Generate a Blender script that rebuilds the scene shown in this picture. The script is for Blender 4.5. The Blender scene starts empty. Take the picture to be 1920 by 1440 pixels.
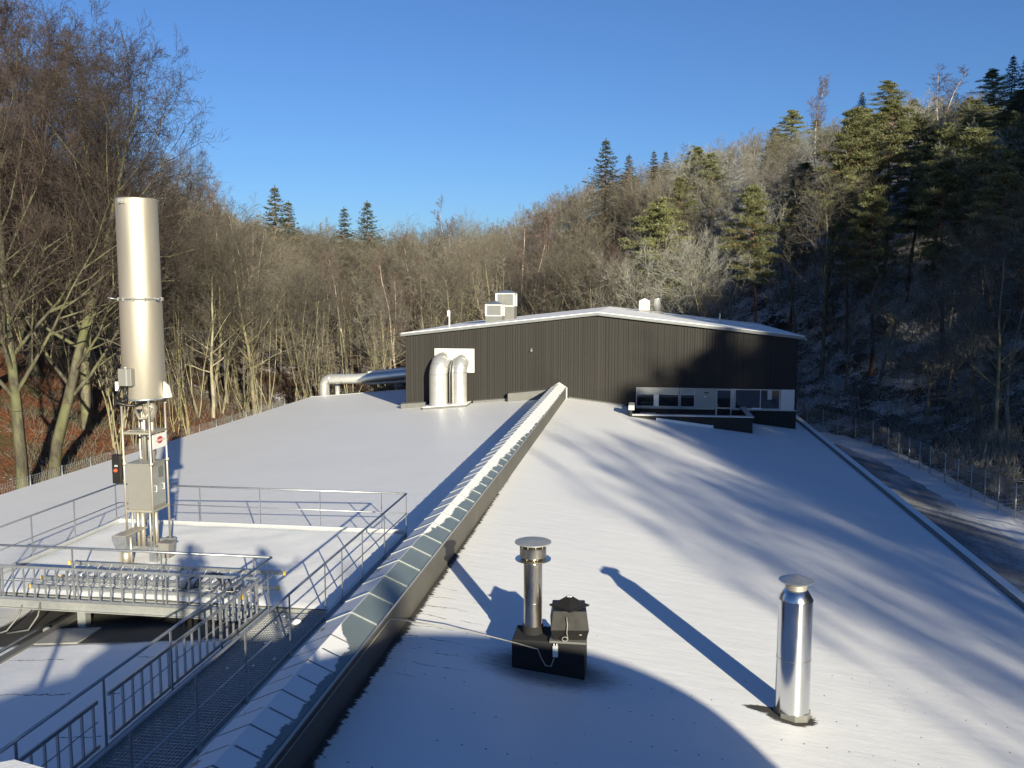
import bpy, math, random
import numpy as np
from mathutils import Vector, Matrix, noise as mnoise
R = math.radians
random.seed(7)
SC = bpy.context.scene
COL = SC.collection

# ------------------------------------------------------------------ camera, sky, sun
cam_d = bpy.data.cameras.new('camera'); cam = bpy.data.objects.new('camera', cam_d); COL.objects.link(cam)
cam_d.sensor_width = 36.0; cam_d.lens = 1650 / 1920 * 36.0
cam_d.clip_start = 0.05; cam_d.clip_end = 3000
cam.location = (0, 0, 0)
cam.rotation_euler = (R(90 - 5.951), 0, R(8.333))
SC.camera = cam

SUN_AZ, SUN_EL = 151.5, 15.7           # clockwise from +Y, degrees
sdir = Vector((math.sin(R(SUN_AZ)) * math.cos(R(SUN_EL)), math.cos(R(SUN_AZ)) * math.cos(R(SUN_EL)), math.sin(R(SUN_EL))))
w = bpy.data.worlds.new('World'); SC.world = w; w.use_nodes = True
nt = w.node_tree; bg = nt.nodes['Background']
sky = nt.nodes.new('ShaderNodeTexSky'); sky.sky_type = 'NISHITA'; sky.sun_disc = False
sky.sun_elevation = R(SUN_EL); sky.sun_rotation = R(SUN_AZ)
sky.altitude = 100; sky.air_density = 1.0; sky.dust_density = 0.5; sky.ozone_density = 2.6
tint = nt.nodes.new('ShaderNodeMix'); tint.data_type = 'RGBA'; tint.blend_type = 'MULTIPLY'; tint.inputs[0].default_value = 1.0
tint.inputs[7].default_value = (0.47, 0.675, 1.0, 1)          # deep winter blue
nt.links.new(sky.outputs[0], tint.inputs[6]); nt.links.new(tint.outputs[2], bg.inputs[0]); bg.inputs[1].default_value = 0.065
sl = bpy.data.lights.new('sun', 'SUN'); sl.energy = 4.9; sl.angle = R(0.53); sl.color = (1.0, 0.91, 0.69)
so = bpy.data.objects.new('sun', sl); COL.objects.link(so)
so.rotation_euler = sdir.to_track_quat('Z', 'Y').to_euler(); so.location = sdir * 100
SC.view_settings.view_transform = 'Standard'; SC.view_settings.look = 'None'
SC.view_settings.exposure = 0.97; SC.view_settings.gamma = 1; SC.view_settings.use_curve_mapping = False

# ------------------------------------------------------------------ materials
class NT:
    def __init__(s, name):
        s.m = bpy.data.materials.new(name); s.m.use_nodes = True; s.t = s.m.node_tree
        s.b = s.t.nodes['Principled BSDF']; s._pos = None
    def n(s, typ, **kw):
        nd = s.t.nodes.new('ShaderNode' + typ)
        for k, v in kw.items(): setattr(nd, k, v)
        return nd
    def plug(s, sock, v):
        if hasattr(v, 'outputs'): v = v.outputs[0]
        if isinstance(v, bpy.types.NodeSocket): s.t.links.new(v, sock)
        elif isinstance(v, (tuple, list)) and len(v) == 3 and sock.type == 'RGBA': sock.default_value = (*v, 1)
        else: sock.default_value = v
    def pos(s):
        if s._pos is None: s._pos = s.n('TexCoord').outputs['Object']
        return s._pos
    def sep(s, v=None):
        nd = s.n('SeparateXYZ'); s.plug(nd.inputs[0], v or s.pos()); return nd.outputs
    def math(s, op, a, b=0.0, c=0.0, clamp=False):
        nd = s.n('Math', operation=op, use_clamp=clamp)
        s.plug(nd.inputs[0], a); s.plug(nd.inputs[1], b); s.plug(nd.inputs[2], c); return nd.outputs[0]
    def noise(s, scale, detail=3, rough=0.55, vec=None, stretch=None):
        v = vec or s.pos()
        if stretch:
            mp = s.n('Mapping'); s.plug(mp.inputs['Vector'], v); mp.inputs['Scale'].default_value = stretch; v = mp.outputs[0]
        nd = s.n('TexNoise'); s.plug(nd.inputs['Vector'], v)
        nd.inputs['Scale'].default_value = scale; nd.inputs['Detail'].default_value = detail; nd.inputs['Roughness'].default_value = rough
        return nd.outputs[0]
    def ramp(s, v, a, b, o0=0.0, o1=1.0):
        nd = s.n('MapRange'); nd.interpolation_type = 'SMOOTHSTEP'
        s.plug(nd.inputs['Value'], v); s.plug(nd.inputs['From Min'], a); s.plug(nd.inputs['From Max'], b)
        s.plug(nd.inputs['To Min'], o0); s.plug(nd.inputs['To Max'], o1); return nd.outputs[0]
    def mix(s, f, a, b):
        nd = s.n('Mix', data_type='RGBA'); s.plug(nd.inputs[0], f); s.plug(nd.inputs[6], a); s.plug(nd.inputs[7], b); return nd.outputs[2]
    def bump(s, h, strength=0.3, dist=0.02):
        nd = s.n('Bump'); s.plug(nd.inputs['Height'], h); nd.inputs['Strength'].default_value = strength; nd.inputs['Distance'].default_value = dist
        s.t.links.new(nd.outputs[0], s.b.inputs['Normal'])
    def set(s, color=None, rough=None, metal=None, spec=None):
        if color is not None: s.plug(s.b.inputs['Base Color'], color)
        if rough is not None: s.plug(s.b.inputs['Roughness'], rough)
        if metal is not None: s.plug(s.b.inputs['Metallic'], metal)
        if spec is not None: s.plug(s.b.inputs['Specular IOR Level'], spec)
        return s.m

SNOW = (0.80, 0.80, 0.80)
def simple(name, color, rough=0.6, metal=0.0, var=0.12, scale=6.0, bump=0.0, spec=0.5, stretch=None):
    t = NT(name); f = t.noise(scale, 4, stretch=stretch)
    a = tuple(c * (1 - var) for c in color); b = tuple(min(1, c * (1 + var)) for c in color)
    t.set(t.mix(f, a, b), t.ramp(f, 0.2, 0.8, max(0.02, rough - 0.06), min(1, rough + 0.06)), metal, spec)
    if bump: t.bump(f, bump, 0.01)
    return t.m
M = {}
M['galv'] = simple('galvanised_steel', (0.46, 0.48, 0.49), 0.42, 0.85, 0.18, 14)
M['galvdull'] = simple('dull_galvanised_steel', (0.36, 0.37, 0.36), 0.55, 0.5, 0.15, 9)
M['stain'] = simple('brushed_stainless', (0.52, 0.48, 0.40), 0.52, 0.75, 0.08, 3, stretch=(1, 1, 0.12))
M['shiny'] = simple('spiral_duct_metal', (0.66, 0.67, 0.68), 0.2, 1.0, 0.08, 4, stretch=(1, 1, 0.3))
M['flue'] = simple('stained_flue_steel', (0.55, 0.51, 0.45), 0.3, 1.0, 0.16, 5, stretch=(1, 1, 0.3))
M['duct'] = simple('insulated_duct_cladding', (0.64, 0.64, 0.62), 0.36, 0.65, 0.04, 3)
M['cabinet'] = simple('painted_grey_metal', (0.22, 0.215, 0.20), 0.5, 0.2, 0.06, 3)
M['greyfl'] = simple('grey_flashing', (0.17, 0.17, 0.16), 0.5, 0.3, 0.12, 4)
M['white'] = simple('white_sheet_metal', (0.72, 0.73, 0.72), 0.45, 0.1, 0.04, 3)
M['trim'] = simple('pale_metal_trim', (0.52, 0.54, 0.56), 0.4, 0.4, 0.08, 2)
M['fascia'] = simple('grey_fascia_metal', (0.20, 0.21, 0.215), 0.45, 0.3, 0.06, 2)
M['rock'] = simple('lichened_rock', (0.09, 0.088, 0.08), 0.9, 0, 0.4, 2.5, 0.6)
M['winfr'] = simple('aluminium_window_frame', (0.42, 0.43, 0.43), 0.4, 0.4, 0.05, 3)
M['black'] = simple('black_plastic', (0.013, 0.012, 0.011), 0.42, 0.0, 0.2, 6)
M['blackbox'] = simple('bitumen_felt', (0.010, 0.010, 0.011), 0.85, 0.0, 0.3, 9, 0.3)
M['cable'] = simple('grey_cable', (0.30, 0.29, 0.27), 0.5, 0.2)
M['red'] = simple('red_paint', (0.42, 0.06, 0.05), 0.4)
M['orange'] = simple('orange_switch', (0.75, 0.14, 0.03), 0.4)
M['yellow'] = simple('yellow_plastic', (0.72, 0.47, 0.08), 0.5)
M['concrete'] = simple('weathered_concrete', (0.30, 0.29, 0.27), 0.85, 0, 0.2, 2)
M['wallp'] = simple('hall_wall_panel', (0.20, 0.20, 0.20), 0.6, 0.1, 0.1, 1)
M['jacket'] = simple('dark_jacket_cloth', (0.03, 0.035, 0.05), 0.85)
M['trousers'] = simple('dark_trouser_cloth', (0.03, 0.03, 0.035), 0.85)
M['skin'] = simple('skin', (0.55, 0.36, 0.27), 0.55)

def snow_mat():
    t = NT('fresh_snow'); f = t.noise(1.2, 5); g = t.noise(60, 3)
    t.set(t.mix(f, (0.77, 0.77, 0.77), (0.83, 0.83, 0.82)), 0.55, 0, 0.3)
    t.bump(t.math('ADD', f, t.math('MULTIPLY', g, 0.25)), 0.35, 0.05); return t.m
M['snow'] = snow_mat()

def smoothbox(t, x, a0, a1, b1, b0):      # 1 between a1..b1
    return t.math('MULTIPLY', t.ramp(x, a0, a1), t.ramp(x, b1, b0, 1.0, 0.0))

def roof_mat():
    t = NT('snowy_roof_membrane'); o = t.sep(); x, y = o[0], o[1]
    big = t.noise(0.25, 4); mid = t.noise(1.6, 5); fine = t.noise(45, 3)
    jag = t.noise(3.5, 6, 0.7, stretch=(0.25, 2.2, 1)); jag2 = t.noise(14, 5, 0.75, stretch=(0.35, 1.4, 1))
    # strip beside the ridge skylight where the snow has melted off the membrane
    edge = t.math('ADD', t.math('MULTIPLY', jag, 0.34), t.math('MULTIPLY', jag2, 0.22))
    e = t.math('SUBTRACT', t.math('SUBTRACT', x, -4.62), edge)
    near = t.ramp(y, 18.0, 36.0, 0.0, -0.18)
    bare = t.ramp(t.math('SUBTRACT', e, near), -0.02, 0.04, 1.0, 0.0)
    bare = t.math('MULTIPLY', bare, t.ramp(x, -5.2, -5.0))
    # melt around the black box and round duct
    def blob(cx, cy, rx, ry, k, soft):
        dx = t.math('DIVIDE', t.math('SUBTRACT', x, cx), rx); dy = t.math('DIVIDE', t.math('SUBTRACT', y, cy), ry)
        d = t.math('SQRT', t.math('ADD', t.math('MULTIPLY', dx, dx), t.math('MULTIPLY', dy, dy)))
        d = t.math('ADD', d, t.math('MULTIPLY', t.math('SUBTRACT', jag2, 0.5), k))
        return t.ramp(d, 1 - soft, 1 + soft, 1.0, 0.0)
    b1 = t.math('MULTIPLY', blob(-1.55, 15.15, 1.15, 0.62, 0.9, 0.42), 0.75)
    b2 = blob(2.64, 14.98, 0.42, 0.30, 0.9, 0.07); b3 = blob(2.25, 15.10, 0.36, 0.13, 1.1, 0.12)
    bare = t.math('MAXIMUM', bare, t.math('MAXIMUM', b1, t.math('MAXIMUM', b2, b3)))
    # snow-free ground below the raised deck
    u = smoothbox(t, t.math('ADD', x, t.math('MULTIPLY', t.math('SUBTRACT', mid, 0.5), 0.35)), -13.55, -13.3, -7.4, -7.0)
    vy = t.math('ADD', y, t.math('MULTIPLY', t.math('SUBTRACT', jag, 0.5), 0.45))
    bare = t.math('MAXIMUM', bare, t.math('MULTIPLY', u, smoothbox(t, vy, 15.15, 15.35, 22.6, 22.9)))
    # fasteners of the membrane: small dark thaw dots, rows 1.0 m apart and 0.35 m along each row
    inrow = t.math('MULTIPLY', t.ramp(x, -4.4, -4.3), t.ramp(y, 17.3, 17.0, 0.0, 1.0))
    wob = t.math('MULTIPLY', t.math('SUBTRACT', t.noise(2.0, 2), 0.5), 0.10)
    fx = t.math('PINGPONG', t.math('ADD', t.math('ADD', x, 100 * 0.35 + 4.28), wob), 0.175)
    fy = t.math('PINGPONG', t.math('ADD', t.math('SUBTRACT', y, 0.11), wob), 0.5)
    dd = t.math('SQRT', t.math('ADD', t.math('MULTIPLY', fx, fx), t.math('MULTIPLY', fy, fy)))
    dot = t.ramp(dd, 0.010, 0.022, 1.0, 0.0)
    keep = t.ramp(t.noise(0.8, 3), 0.44, 0.52)
    dot = t.math('MULTIPLY', t.math('MULTIPLY', dot, keep), inrow)
    # thaw cracks running down the slope from the bare strip
    yy = t.math('ADD', y, t.math('MULTIPLY', t.math('SUBTRACT', t.noise(2.2, 5, 0.65), 0.5), 0.34))
    cr = t.math('PINGPONG', t.math('ADD', yy, 0.1), 0.27)
    crack = t.ramp(cr, 0.006, 0.016, 1.0, 0.0)
    reach = t.ramp(t.math('ADD', x, t.math('MULTIPLY', t.noise(0.9, 2, stretch=(0.01, 1.7, 1)), -2.4)), -5.0, -4.1, 1.0, 0.0)
    crack = t.math('MULTIPLY', t.math('MULTIPLY', crack, reach), t.math('MULTIPLY', t.ramp(t.noise(3.0, 3), 0.42, 0.5), smoothbox(t, y, 13.6, 14.0, 18.0, 18.5)))
    crack = t.math('MULTIPLY', crack, t.ramp(x, -4.7, -4.5))
    # thin welds of the sheets on the left slope
    c2 = t.math('MULTIPLY', t.ramp(t.math('PINGPONG', t.math('ADD', yy, 0.45), 0.75), 0.008, 0.02, 1.0, 0.0),
                t.math('MULTIPLY', t.ramp(x, -7.6, -7.8), t.math('MULTIPLY', t.ramp(y, 15.6, 15.3), t.ramp(t.noise(1.1, 3), 0.47, 0.53))))
    wet = t.math('MAXIMUM', t.math('MAXIMUM', dot, crack), c2)
    all_ = t.math('MAXIMUM', bare, t.math('MULTIPLY', wet, 0.85), clamp=True)
    wind = t.noise(2.4, 5, 0.65, stretch=(0.35, 1.6, 1))
    sn = t.mix(t.math('ADD', t.math('MULTIPLY', big, 0.6), t.math('MULTIPLY', wind, 0.4)), (0.70, 0.70, 0.71), (0.86, 0.86, 0.85))
    mem = t.mix(mid, (0.030, 0.029, 0.028), (0.075, 0.070, 0.062))
    t.set(t.mix(all_, sn, mem), t.ramp(all_, 0, 1, 0.5, 0.75), 0, 0.35)
    t.bump(t.math('ADD', t.math('ADD', t.math('MULTIPLY', mid, 0.5), t.math('MULTIPLY', wind, 0.7)), t.math('ADD', t.math('MULTIPLY', fine, 0.18), t.math('MULTIPLY', all_, -0.6))), 0.35, 0.04)
    return t.m
M['roof'] = roof_mat()

def glaz_mat():
    t = NT('skylight_sheet_with_snow'); o = t.sep(); x, y = o[0], o[1]
    u = t.math('DIVIDE', t.math('ABSOLUTE', t.math('ADD', x, 4.88)), 0.45)     # 0 apex .. 1 eave
    n = t.noise(1.3, 6, 0.7); n2 = t.noise(9, 4, 0.7)
    right = t.ramp(x, -4.9, -4.86)
    cov = t.math('ADD', t.ramp(y, 18.0, 21.0, 0.0, 0.42), t.ramp(y, 21.0, 44.0, 0.0, 0.62))
    cov = t.math('MAXIMUM', cov, t.ramp(y, 13.9, 12.9, 0.0, 0.80))
    cov = t.math('ADD', cov, t.math('MULTIPLY', t.math('SUBTRACT', n, 0.5), 0.7))
    cov = t.math('MULTIPLY', t.math('ADD', cov, t.math('MULTIPLY', t.math('SUBTRACT', n2, 0.5), 0.25)), t.math('MAXIMUM', t.ramp(y, 18.6, 19.6), t.ramp(y, 13.9, 13.0, 0.0, 1.0)))
    sn = t.ramp(t.math('SUBTRACT', cov, u), -0.02, 0.04)
    # left side keeps its snow all along
    sn = t.math('MAXIMUM', sn, t.math('MULTIPLY', t.math('SUBTRACT', 1.0, right), t.ramp(n, 0.36, 0.42)))
    # dark seams showing through the snow at every glazing bar on the near, shaded stretch
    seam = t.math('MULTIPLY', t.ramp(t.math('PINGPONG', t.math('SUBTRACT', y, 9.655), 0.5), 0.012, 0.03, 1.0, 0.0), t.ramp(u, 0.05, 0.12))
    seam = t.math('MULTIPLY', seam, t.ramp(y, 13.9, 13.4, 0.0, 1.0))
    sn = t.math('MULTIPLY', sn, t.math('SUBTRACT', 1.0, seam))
    pane = t.mix(t.noise(0.9, 4), (0.11, 0.14, 0.145), (0.17, 0.205, 0.205))
    t.set(t.mix(sn, pane, SNOW), t.ramp(sn, 0, 1, 0.28, 0.6), 0, 0.4)
    t.bump(sn, 0.5, 0.02); return t.m
M['glaz'] = glaz_mat()

def cladding():
    t = NT('dark_timber_boards'); o = t.sep()
    f = t.noise(1.0, 2, stretch=(9.0, 9.0, 0.02)); g = t.noise(6, 4, stretch=(6, 6, 0.25)); s = t.noise(0.5, 3)
    c = t.mix(f, (0.013, 0.012, 0.0115), (0.046, 0.042, 0.038)); c = t.mix(t.math('MULTIPLY', g, 0.5), c, (0.021, 0.020, 0.018))
    t.set(c, 0.75, 0, 0.3); t.bump(g, 0.3, 0.01); return t.m
M['clad'] = cladding()

def glass_mat():
    t = NT('window_glass'); f = t.noise(0.7, 2)
    t.set(t.mix(f, (0.012, 0.014, 0.018), (0.03, 0.033, 0.038)), 0.05, 0, 0.8); return t.m
M['glass'] = glass_mat()

def ground_mat():
    t = NT('wooded_ground'); o = t.sep(); x, y = o[0], o[1]
    a = t.noise(0.12, 6, 0.7); b = t.noise(0.9, 6, 0.7); c = t.noise(5, 5, 0.7); d = t.noise(0.45, 5, 0.65)
    leaf = t.mix(b, (0.11, 0.042, 0.022), (0.34, 0.115, 0.045)); leaf = t.mix(t.ramp(c, 0.42, 0.62), leaf, (0.06, 0.04, 0.025))
    leaf = t.mix(t.ramp(a, 0.5, 0.62), leaf, (0.07, 0.065, 0.03))
    soil = t.mix(c, (0.022, 0.017, 0.012), (0.08, 0.055, 0.035))
    right = t.math('MAXIMUM', t.ramp(x, -6, 16), t.ramp(y, 60, 78, 0.0, 0.75))
    base = t.mix(right, leaf, soil)
    thr = t.ramp(x, -30, 20, 0.60, 0.52)
    far = t.ramp(y, 60, 80, 0.0, -0.04)
    s = t.math('ADD', t.math('MULTIPLY', d, 0.55), t.math('MULTIPLY', c, 0.45))
    sn = t.ramp(t.math('SUBTRACT', s, t.math('ADD', thr, far)), -0.015, 0.05)
    t.set(t.mix(sn, base, (0.62, 0.64, 0.68)), 0.85, 0, 0.2); t.bump(t.math('ADD', b, t.math('MULTIPLY', c, 0.4)), 0.8, 0.35)
    return t.m
M['ground'] = ground_mat()

def yard_mat():
    t = NT('frosted_gravel_yard'); o = t.sep(); x = o[0]
    a = t.noise(0.35, 5, 0.6, stretch=(1, 0.35, 1)); c = t.noise(9, 5, 0.7)
    s = t.math('ADD', t.math('MULTIPLY', a, 0.7), t.math('MULTIPLY', c, 0.3))
    edge = t.math('MAXIMUM', t.ramp(x, 15.6, 17.2), t.ramp(x, 12.4, 11.2, 0.0, 1.0))
    sn = t.ramp(t.math('ADD', s, t.math('MULTIPLY', edge, 0.16)), 0.46, 0.68)
    t.set(t.mix(sn, t.mix(c, (0.13, 0.135, 0.14), (0.25, 0.255, 0.26)), (0.52, 0.53, 0.56)), 0.85, 0, 0.2)
    t.bump(c, 0.5, 0.03); return t.m
M['yard'] = yard_mat()

def bark(name, c0, c1, moss=0.0, rnd=0.25):
    t = NT(name); f = t.noise(3, 5, 0.7, stretch=(1, 1, 0.3)); g = t.noise(0.8, 3)
    c = t.mix(t.ramp(f, 0.3, 0.7), c0, c1)
    if moss: c = t.mix(t.math('MULTIPLY', t.ramp(g, 0.42, 0.58), moss), c, (0.17, 0.18, 0.06))
    oi = t.n('ObjectInfo'); h = t.n('HueSaturation'); t.plug(h.inputs['Color'], c)
    t.plug(h.inputs['Value'], t.ramp(oi.outputs['Random'], 0, 1, 1 - rnd, 1 + rnd))
    t.plug(h.inputs['Saturation'], t.ramp(t.math('FRACT', t.math('MULTIPLY', oi.outputs['Random'], 7.3)), 0, 1, 0.8, 1.12))
    t.set(h.outputs[0], 0.9, 0, 0.15); return t.m
M['bark'] = bark('lichened_grey_bark', (0.12, 0.105, 0.08), (0.34, 0.30, 0.225), 0.4)
M['barkbeech'] = bark('mossy_beech_bark', (0.045, 0.040, 0.029), (0.15, 0.135, 0.092), 0.55)
M['barkolive'] = bark('mossy_sapling_bark', (0.13, 0.115, 0.075), (0.32, 0.28, 0.18), 0.35)
M['barkbirch'] = bark('pale_birch_bark', (0.26, 0.21, 0.17), (0.56, 0.50, 0.43), 0.0)
M['barkpine'] = bark('pine_bark', (0.08, 0.045, 0.03), (0.24, 0.13, 0.08), 0.0)
M['twig'] = bark('brown_twigs', (0.085, 0.074, 0.062), (0.20, 0.180, 0.152), 0.10, 0.45)
M['twigred'] = bark('reddish_birch_twigs', (0.085, 0.058, 0.052), (0.17, 0.122, 0.108), 0.0, 0.25)
M['twigbeech'] = bark('brown_beech_twigs', (0.042, 0.032, 0.028), (0.092, 0.070, 0.060), 0.0, 0.2)
M['twigfrost'] = bark('frosted_twigs', (0.16, 0.155, 0.135), (0.36, 0.355, 0.33), 0.2, 0.25)
def needle(name, c0, c1, frost):
    t = NT(name); f = t.noise(0.8, 3); g = t.noise(5, 3)
    c = t.mix(f, c0, c1)
    geo = t.n('NewGeometry'); nz = t.sep(geo.outputs['Normal'])[2]
    c = t.mix(t.math('MULTIPLY', t.ramp(g, 0.52, 0.62), frost), c, (0.55, 0.57, 0.50))
    oi = t.n('ObjectInfo'); h = t.n('HueSaturation'); t.plug(h.inputs['Color'], c)
    t.plug(h.inputs['Value'], t.ramp(oi.outputs['Random'], 0, 1, 0.8, 1.2))
    t.set(h.outputs[0], 0.7, 0, 0.25); return t.m
M['pine'] = needle('pine_needles', (0.050, 0.064, 0.018), (0.18, 0.18, 0.058), 0.35)
M['spruce'] = needle('spruce_needles', (0.018, 0.032, 0.014), (0.06, 0.085, 0.035), 0.1)

# ------------------------------------------------------------------ mesh builder
def tag(o, label=None, cat=None, group=None, kind=None):
    if label: o['label'] = label
    if cat: o['category'] = cat
    if group: o['group'] = group
    if kind: o['kind'] = kind
    return o
ORG = {}
def empty(name, loc, label=None, cat=None, group=None):
    o = bpy.data.objects.new(name, None); COL.objects.link(o); o.location = loc; o.empty_display_size = 0.2
    ORG[o.name] = Vector(loc); return tag(o, label, cat, group)

class MB:
    def __init__(s): s.v = []; s.f = []; s.sm = []
    def add(s, vs, fs, smooth=False):
        k = len(s.v); s.v += [tuple(p) for p in vs]; s.f += [tuple(i + k for i in f) for f in fs]; s.sm += [smooth] * len(fs); return s
    def hexa(s, p):      # 8 corners: bottom 4 (ccw), top 4
        return s.add(p, [(3, 2, 1, 0), (4, 5, 6, 7), (0, 1, 5, 4), (1, 2, 6, 5), (2, 3, 7, 6), (3, 0, 4, 7)])
    def box(s, x0, y0, z0, x1, y1, z1):
        return s.hexa([(x0, y0, z0), (x1, y0, z0), (x1, y1, z0), (x0, y1, z0), (x0, y0, z1), (x1, y0, z1), (x1, y1, z1), (x0, y1, z1)])
    def bar(s, a, b, w_, h_=None, up=(0, 0, 1)):   # rectangular bar from a to b
        a = Vector(a); b = Vector(b); d = (b - a).normalized(); u = Vector(up)
        if abs(d.dot(u)) > 0.99: u = Vector((0, 1, 0))
        x = d.cross(u).normalized() * w_ / 2; y = x.cross(d).normalized() * (h_ or w_) / 2
        return s.hexa([a - x - y, a + x - y, b + x - y, b - x - y, a - x + y, a + x + y, b + x + y, b - x + y])
    def tube(s, path, r, n=10, caps=True, smooth=True):
        path = [Vector(p) for p in path]; rs = r if isinstance(r, (list, tuple)) else [r] * len(path)
        vs = []; fr = None
        for i, p in enumerate(path):
            d = (path[min(i + 1, len(path) - 1)] - path[max(i - 1, 0)]).normalized()
            if fr is None:
                u = Vector((0, 0, 1)) if abs(d.z) < 0.9 else Vector((1, 0, 0)); x = d.cross(u).normalized()
            else:
                x = (fr - d * fr.dot(d)).normalized()
            fr = x; y = d.cross(x)
            for k in range(n):
                a = 2 * math.pi * k / n; vs.append(p + (x * math.cos(a) + y * math.sin(a)) * rs[i])
        fs = [(i * n + k, i * n + (k + 1) % n, (i + 1) * n + (k + 1) % n, (i + 1) * n + k) for i in range(len(path) - 1) for k in range(n)]
        s.add(vs, fs, smooth)
        if caps:
            m = (len(path) - 1) * n
            s.f += [tuple(len(s.v) - len(vs) + i for i in reversed(range(n))), tuple(len(s.v) - len(vs) + m + i for i in range(n))]; s.sm += [False, False]
        return s
    def lathe(s, c, prof, n=32, smooth=True, rot=0.0, sq=1.0):   # prof [(r,z)], z relative to c
        vs = []
        for r, z in prof:
            for k in range(n):
                a = 2 * math.pi * k / n + rot; vs.append((c[0] + r * math.cos(a), c[1] + r * math.sin(a) * sq, c[2] + z))
        fs = [(i * n + k, i * n + (k + 1) % n, (i + 1) * n + (k + 1) % n, (i + 1) * n + k) for i in range(len(prof) - 1) for k in range(n)]
        s.add(vs, fs, smooth); k0 = len(s.v) - len(vs); m = (len(prof) - 1) * n
        s.f += [tuple(k0 + i for i in reversed(range(n))), tuple(k0 + m + i for i in range(n))]; s.sm += [False, False]
        return s
    def prism(s, poly, y0, y1):       # polygon in XZ extruded along Y
        n = len(poly); vs = [(x, y0, z) for x, z in poly] + [(x, y1, z) for x, z in poly]
        fs = [tuple(range(n)), tuple(reversed(range(n, 2 * n)))] + [((i + 1) % n, i, n + i, n + (i + 1) % n) for i in range(n)]
        return s.add(vs, fs)
    def build(s, name, mat, parent=None, origin=(0, 0, 0), bevel=0):
        if parent is not None: org = ORG[parent.name]
        else: org = Vector(origin)
        me = bpy.data.meshes.new(name)
        me.from_pydata([(x - org.x, y - org.y, z - org.z) for x, y, z in s.v], [], s.f)
        me.polygons.foreach_set('use_smooth', s.sm); me.materials.append(mat); me.update()
        o = bpy.data.objects.new(name, me); COL.objects.link(o)
        if parent is not None: o.parent = parent
        else: o.location = org
        ORG[o.name] = org
        if bevel:
            b = o.modifiers.new('bevel', 'BEVEL'); b.width = bevel; b.segments = 2; b.limit_method = 'ANGLE'
        return o

def sm_angle(o, ang=40):
    try: o.data.set_sharp_from_angle(angle=R(ang))
    except Exception: pass
    return o

# ------------------------------------------------------------------ terrain
def foot_r(y):
    pts = [(-200, 30), (-20, 26), (20, 21), (48, 19.4), (62, 18.6), (70, 16.5), (85, 6), (110, -10), (150, -30), (200, -48), (400, -80)]
    for (a, xa), (b, xb) in zip(pts, pts[1:]):
        if y <= b: return xa + (xb - xa) * max(0, (y - a)) / (b - a)
    return pts[-1][1]
def height(x, y):
    z = -11.3
    d = x - foot_r(y)
    k = 0.86 if y > 70 else 1.0
    if d > 0:
        d *= k
        s = 0.50 if y < 5 else (0.50 + 0.14 * min(1, (y - 5) / 60))
        cap = 45 if y > 85 else (110 if y < 60 else 110 - 65 * (y - 60) / 25)
        e = min(d, cap); z += s * e * min(1, 0.45 + e / 40) + 0.10 * max(0, min(d, 250) - cap)
        z += 0.55 * max(0, min(x, 100) - 46) * max(0, min(1, (62 - y) / 30)) * max(0, min(1, y / 12))  # unseen spur added outside the view, raised to shade the right slope
    if y > 85: z += min(y - 85, 170) * 0.055
    l = -30.5 - x
    if l > 0:
        sl = 0.34 if l < 8 else 0.34
        z += min(l, 70) * sl + max(0, l - 70) * 0.1
        if y > 60: z -= min(l, 70) * sl * 0.45 * min(1, (y - 60) / 60)
    amp = min(1, max(0, (d if d > 0 else 0) + (l if l > 0 else 0) + max(0, y - 76)) / 8)
    n = mnoise.noise(Vector((x * 0.07, y * 0.07, 0))) * 1.6 + mnoise.noise(Vector((x * 0.25, y * 0.25, 5))) * 0.55
    return z + n * amp
def axis(a, b, c, d, fine, coarse):
    out = []; v = a
    while v < d:
        out.append(v); v += fine if b <= v < c else coarse
    out.append(d); return out
xs = axis(-700, -130, 130, 700, 2.2, 30); ys = axis(-300, -60, 240, 900, 2.2, 30)
V = [(x, y, height(x, y)) for y in ys for x in xs]; nx = len(xs)
F = [(j * nx + i, j * nx + i + 1, (j + 1) * nx + i + 1, (j + 1) * nx + i) for j in range(len(ys) - 1) for i in range(nx - 1)]
g = MB(); g.v = V; g.f = F; g.sm = [True] * len(F)
tag(g.build('ground', M['ground']), kind='structure')
g = MB(); yl = [-40, -20, 0, 20, 35, 48, 62, 70, 78, 86]
for a, b in zip(yl, yl[1:]):
    g.add([(9.0, a, -11.27), (min(foot_r(a) - 0.6, 19), a, -11.27), (min(foot_r(b) - 0.6, 19), b, -11.27), (9.0, b, -11.27)], [(0, 1, 2, 3)])
tag(g.build('yard', M['yard']), kind='structure')
g = MB(); rr = random.Random(4)      # low snow bank at the foot of the right fence
N = 60
for i in range(N):
    y = 38 + i * 0.62
    for j, (dx, h) in enumerate([(-1.5, -0.02), (-0.9, 0.12), (-0.2, 0.26), (0.5, 0.24), (1.2, -0.05)]):
        g.v.append((foot_r(y) - 1.2 + dx + rr.uniform(-0.12, 0.12), y, -11.27 + h * rr.uniform(0.7, 1.3)))
for i in range(N - 1):
    for j in range(4):
        a = i * 5 + j; g.f.append((a, a + 1, a + 6, a + 5)); g.sm.append(True)
tag(g.build('snow_bank', M['snow']), kind='structure')

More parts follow.
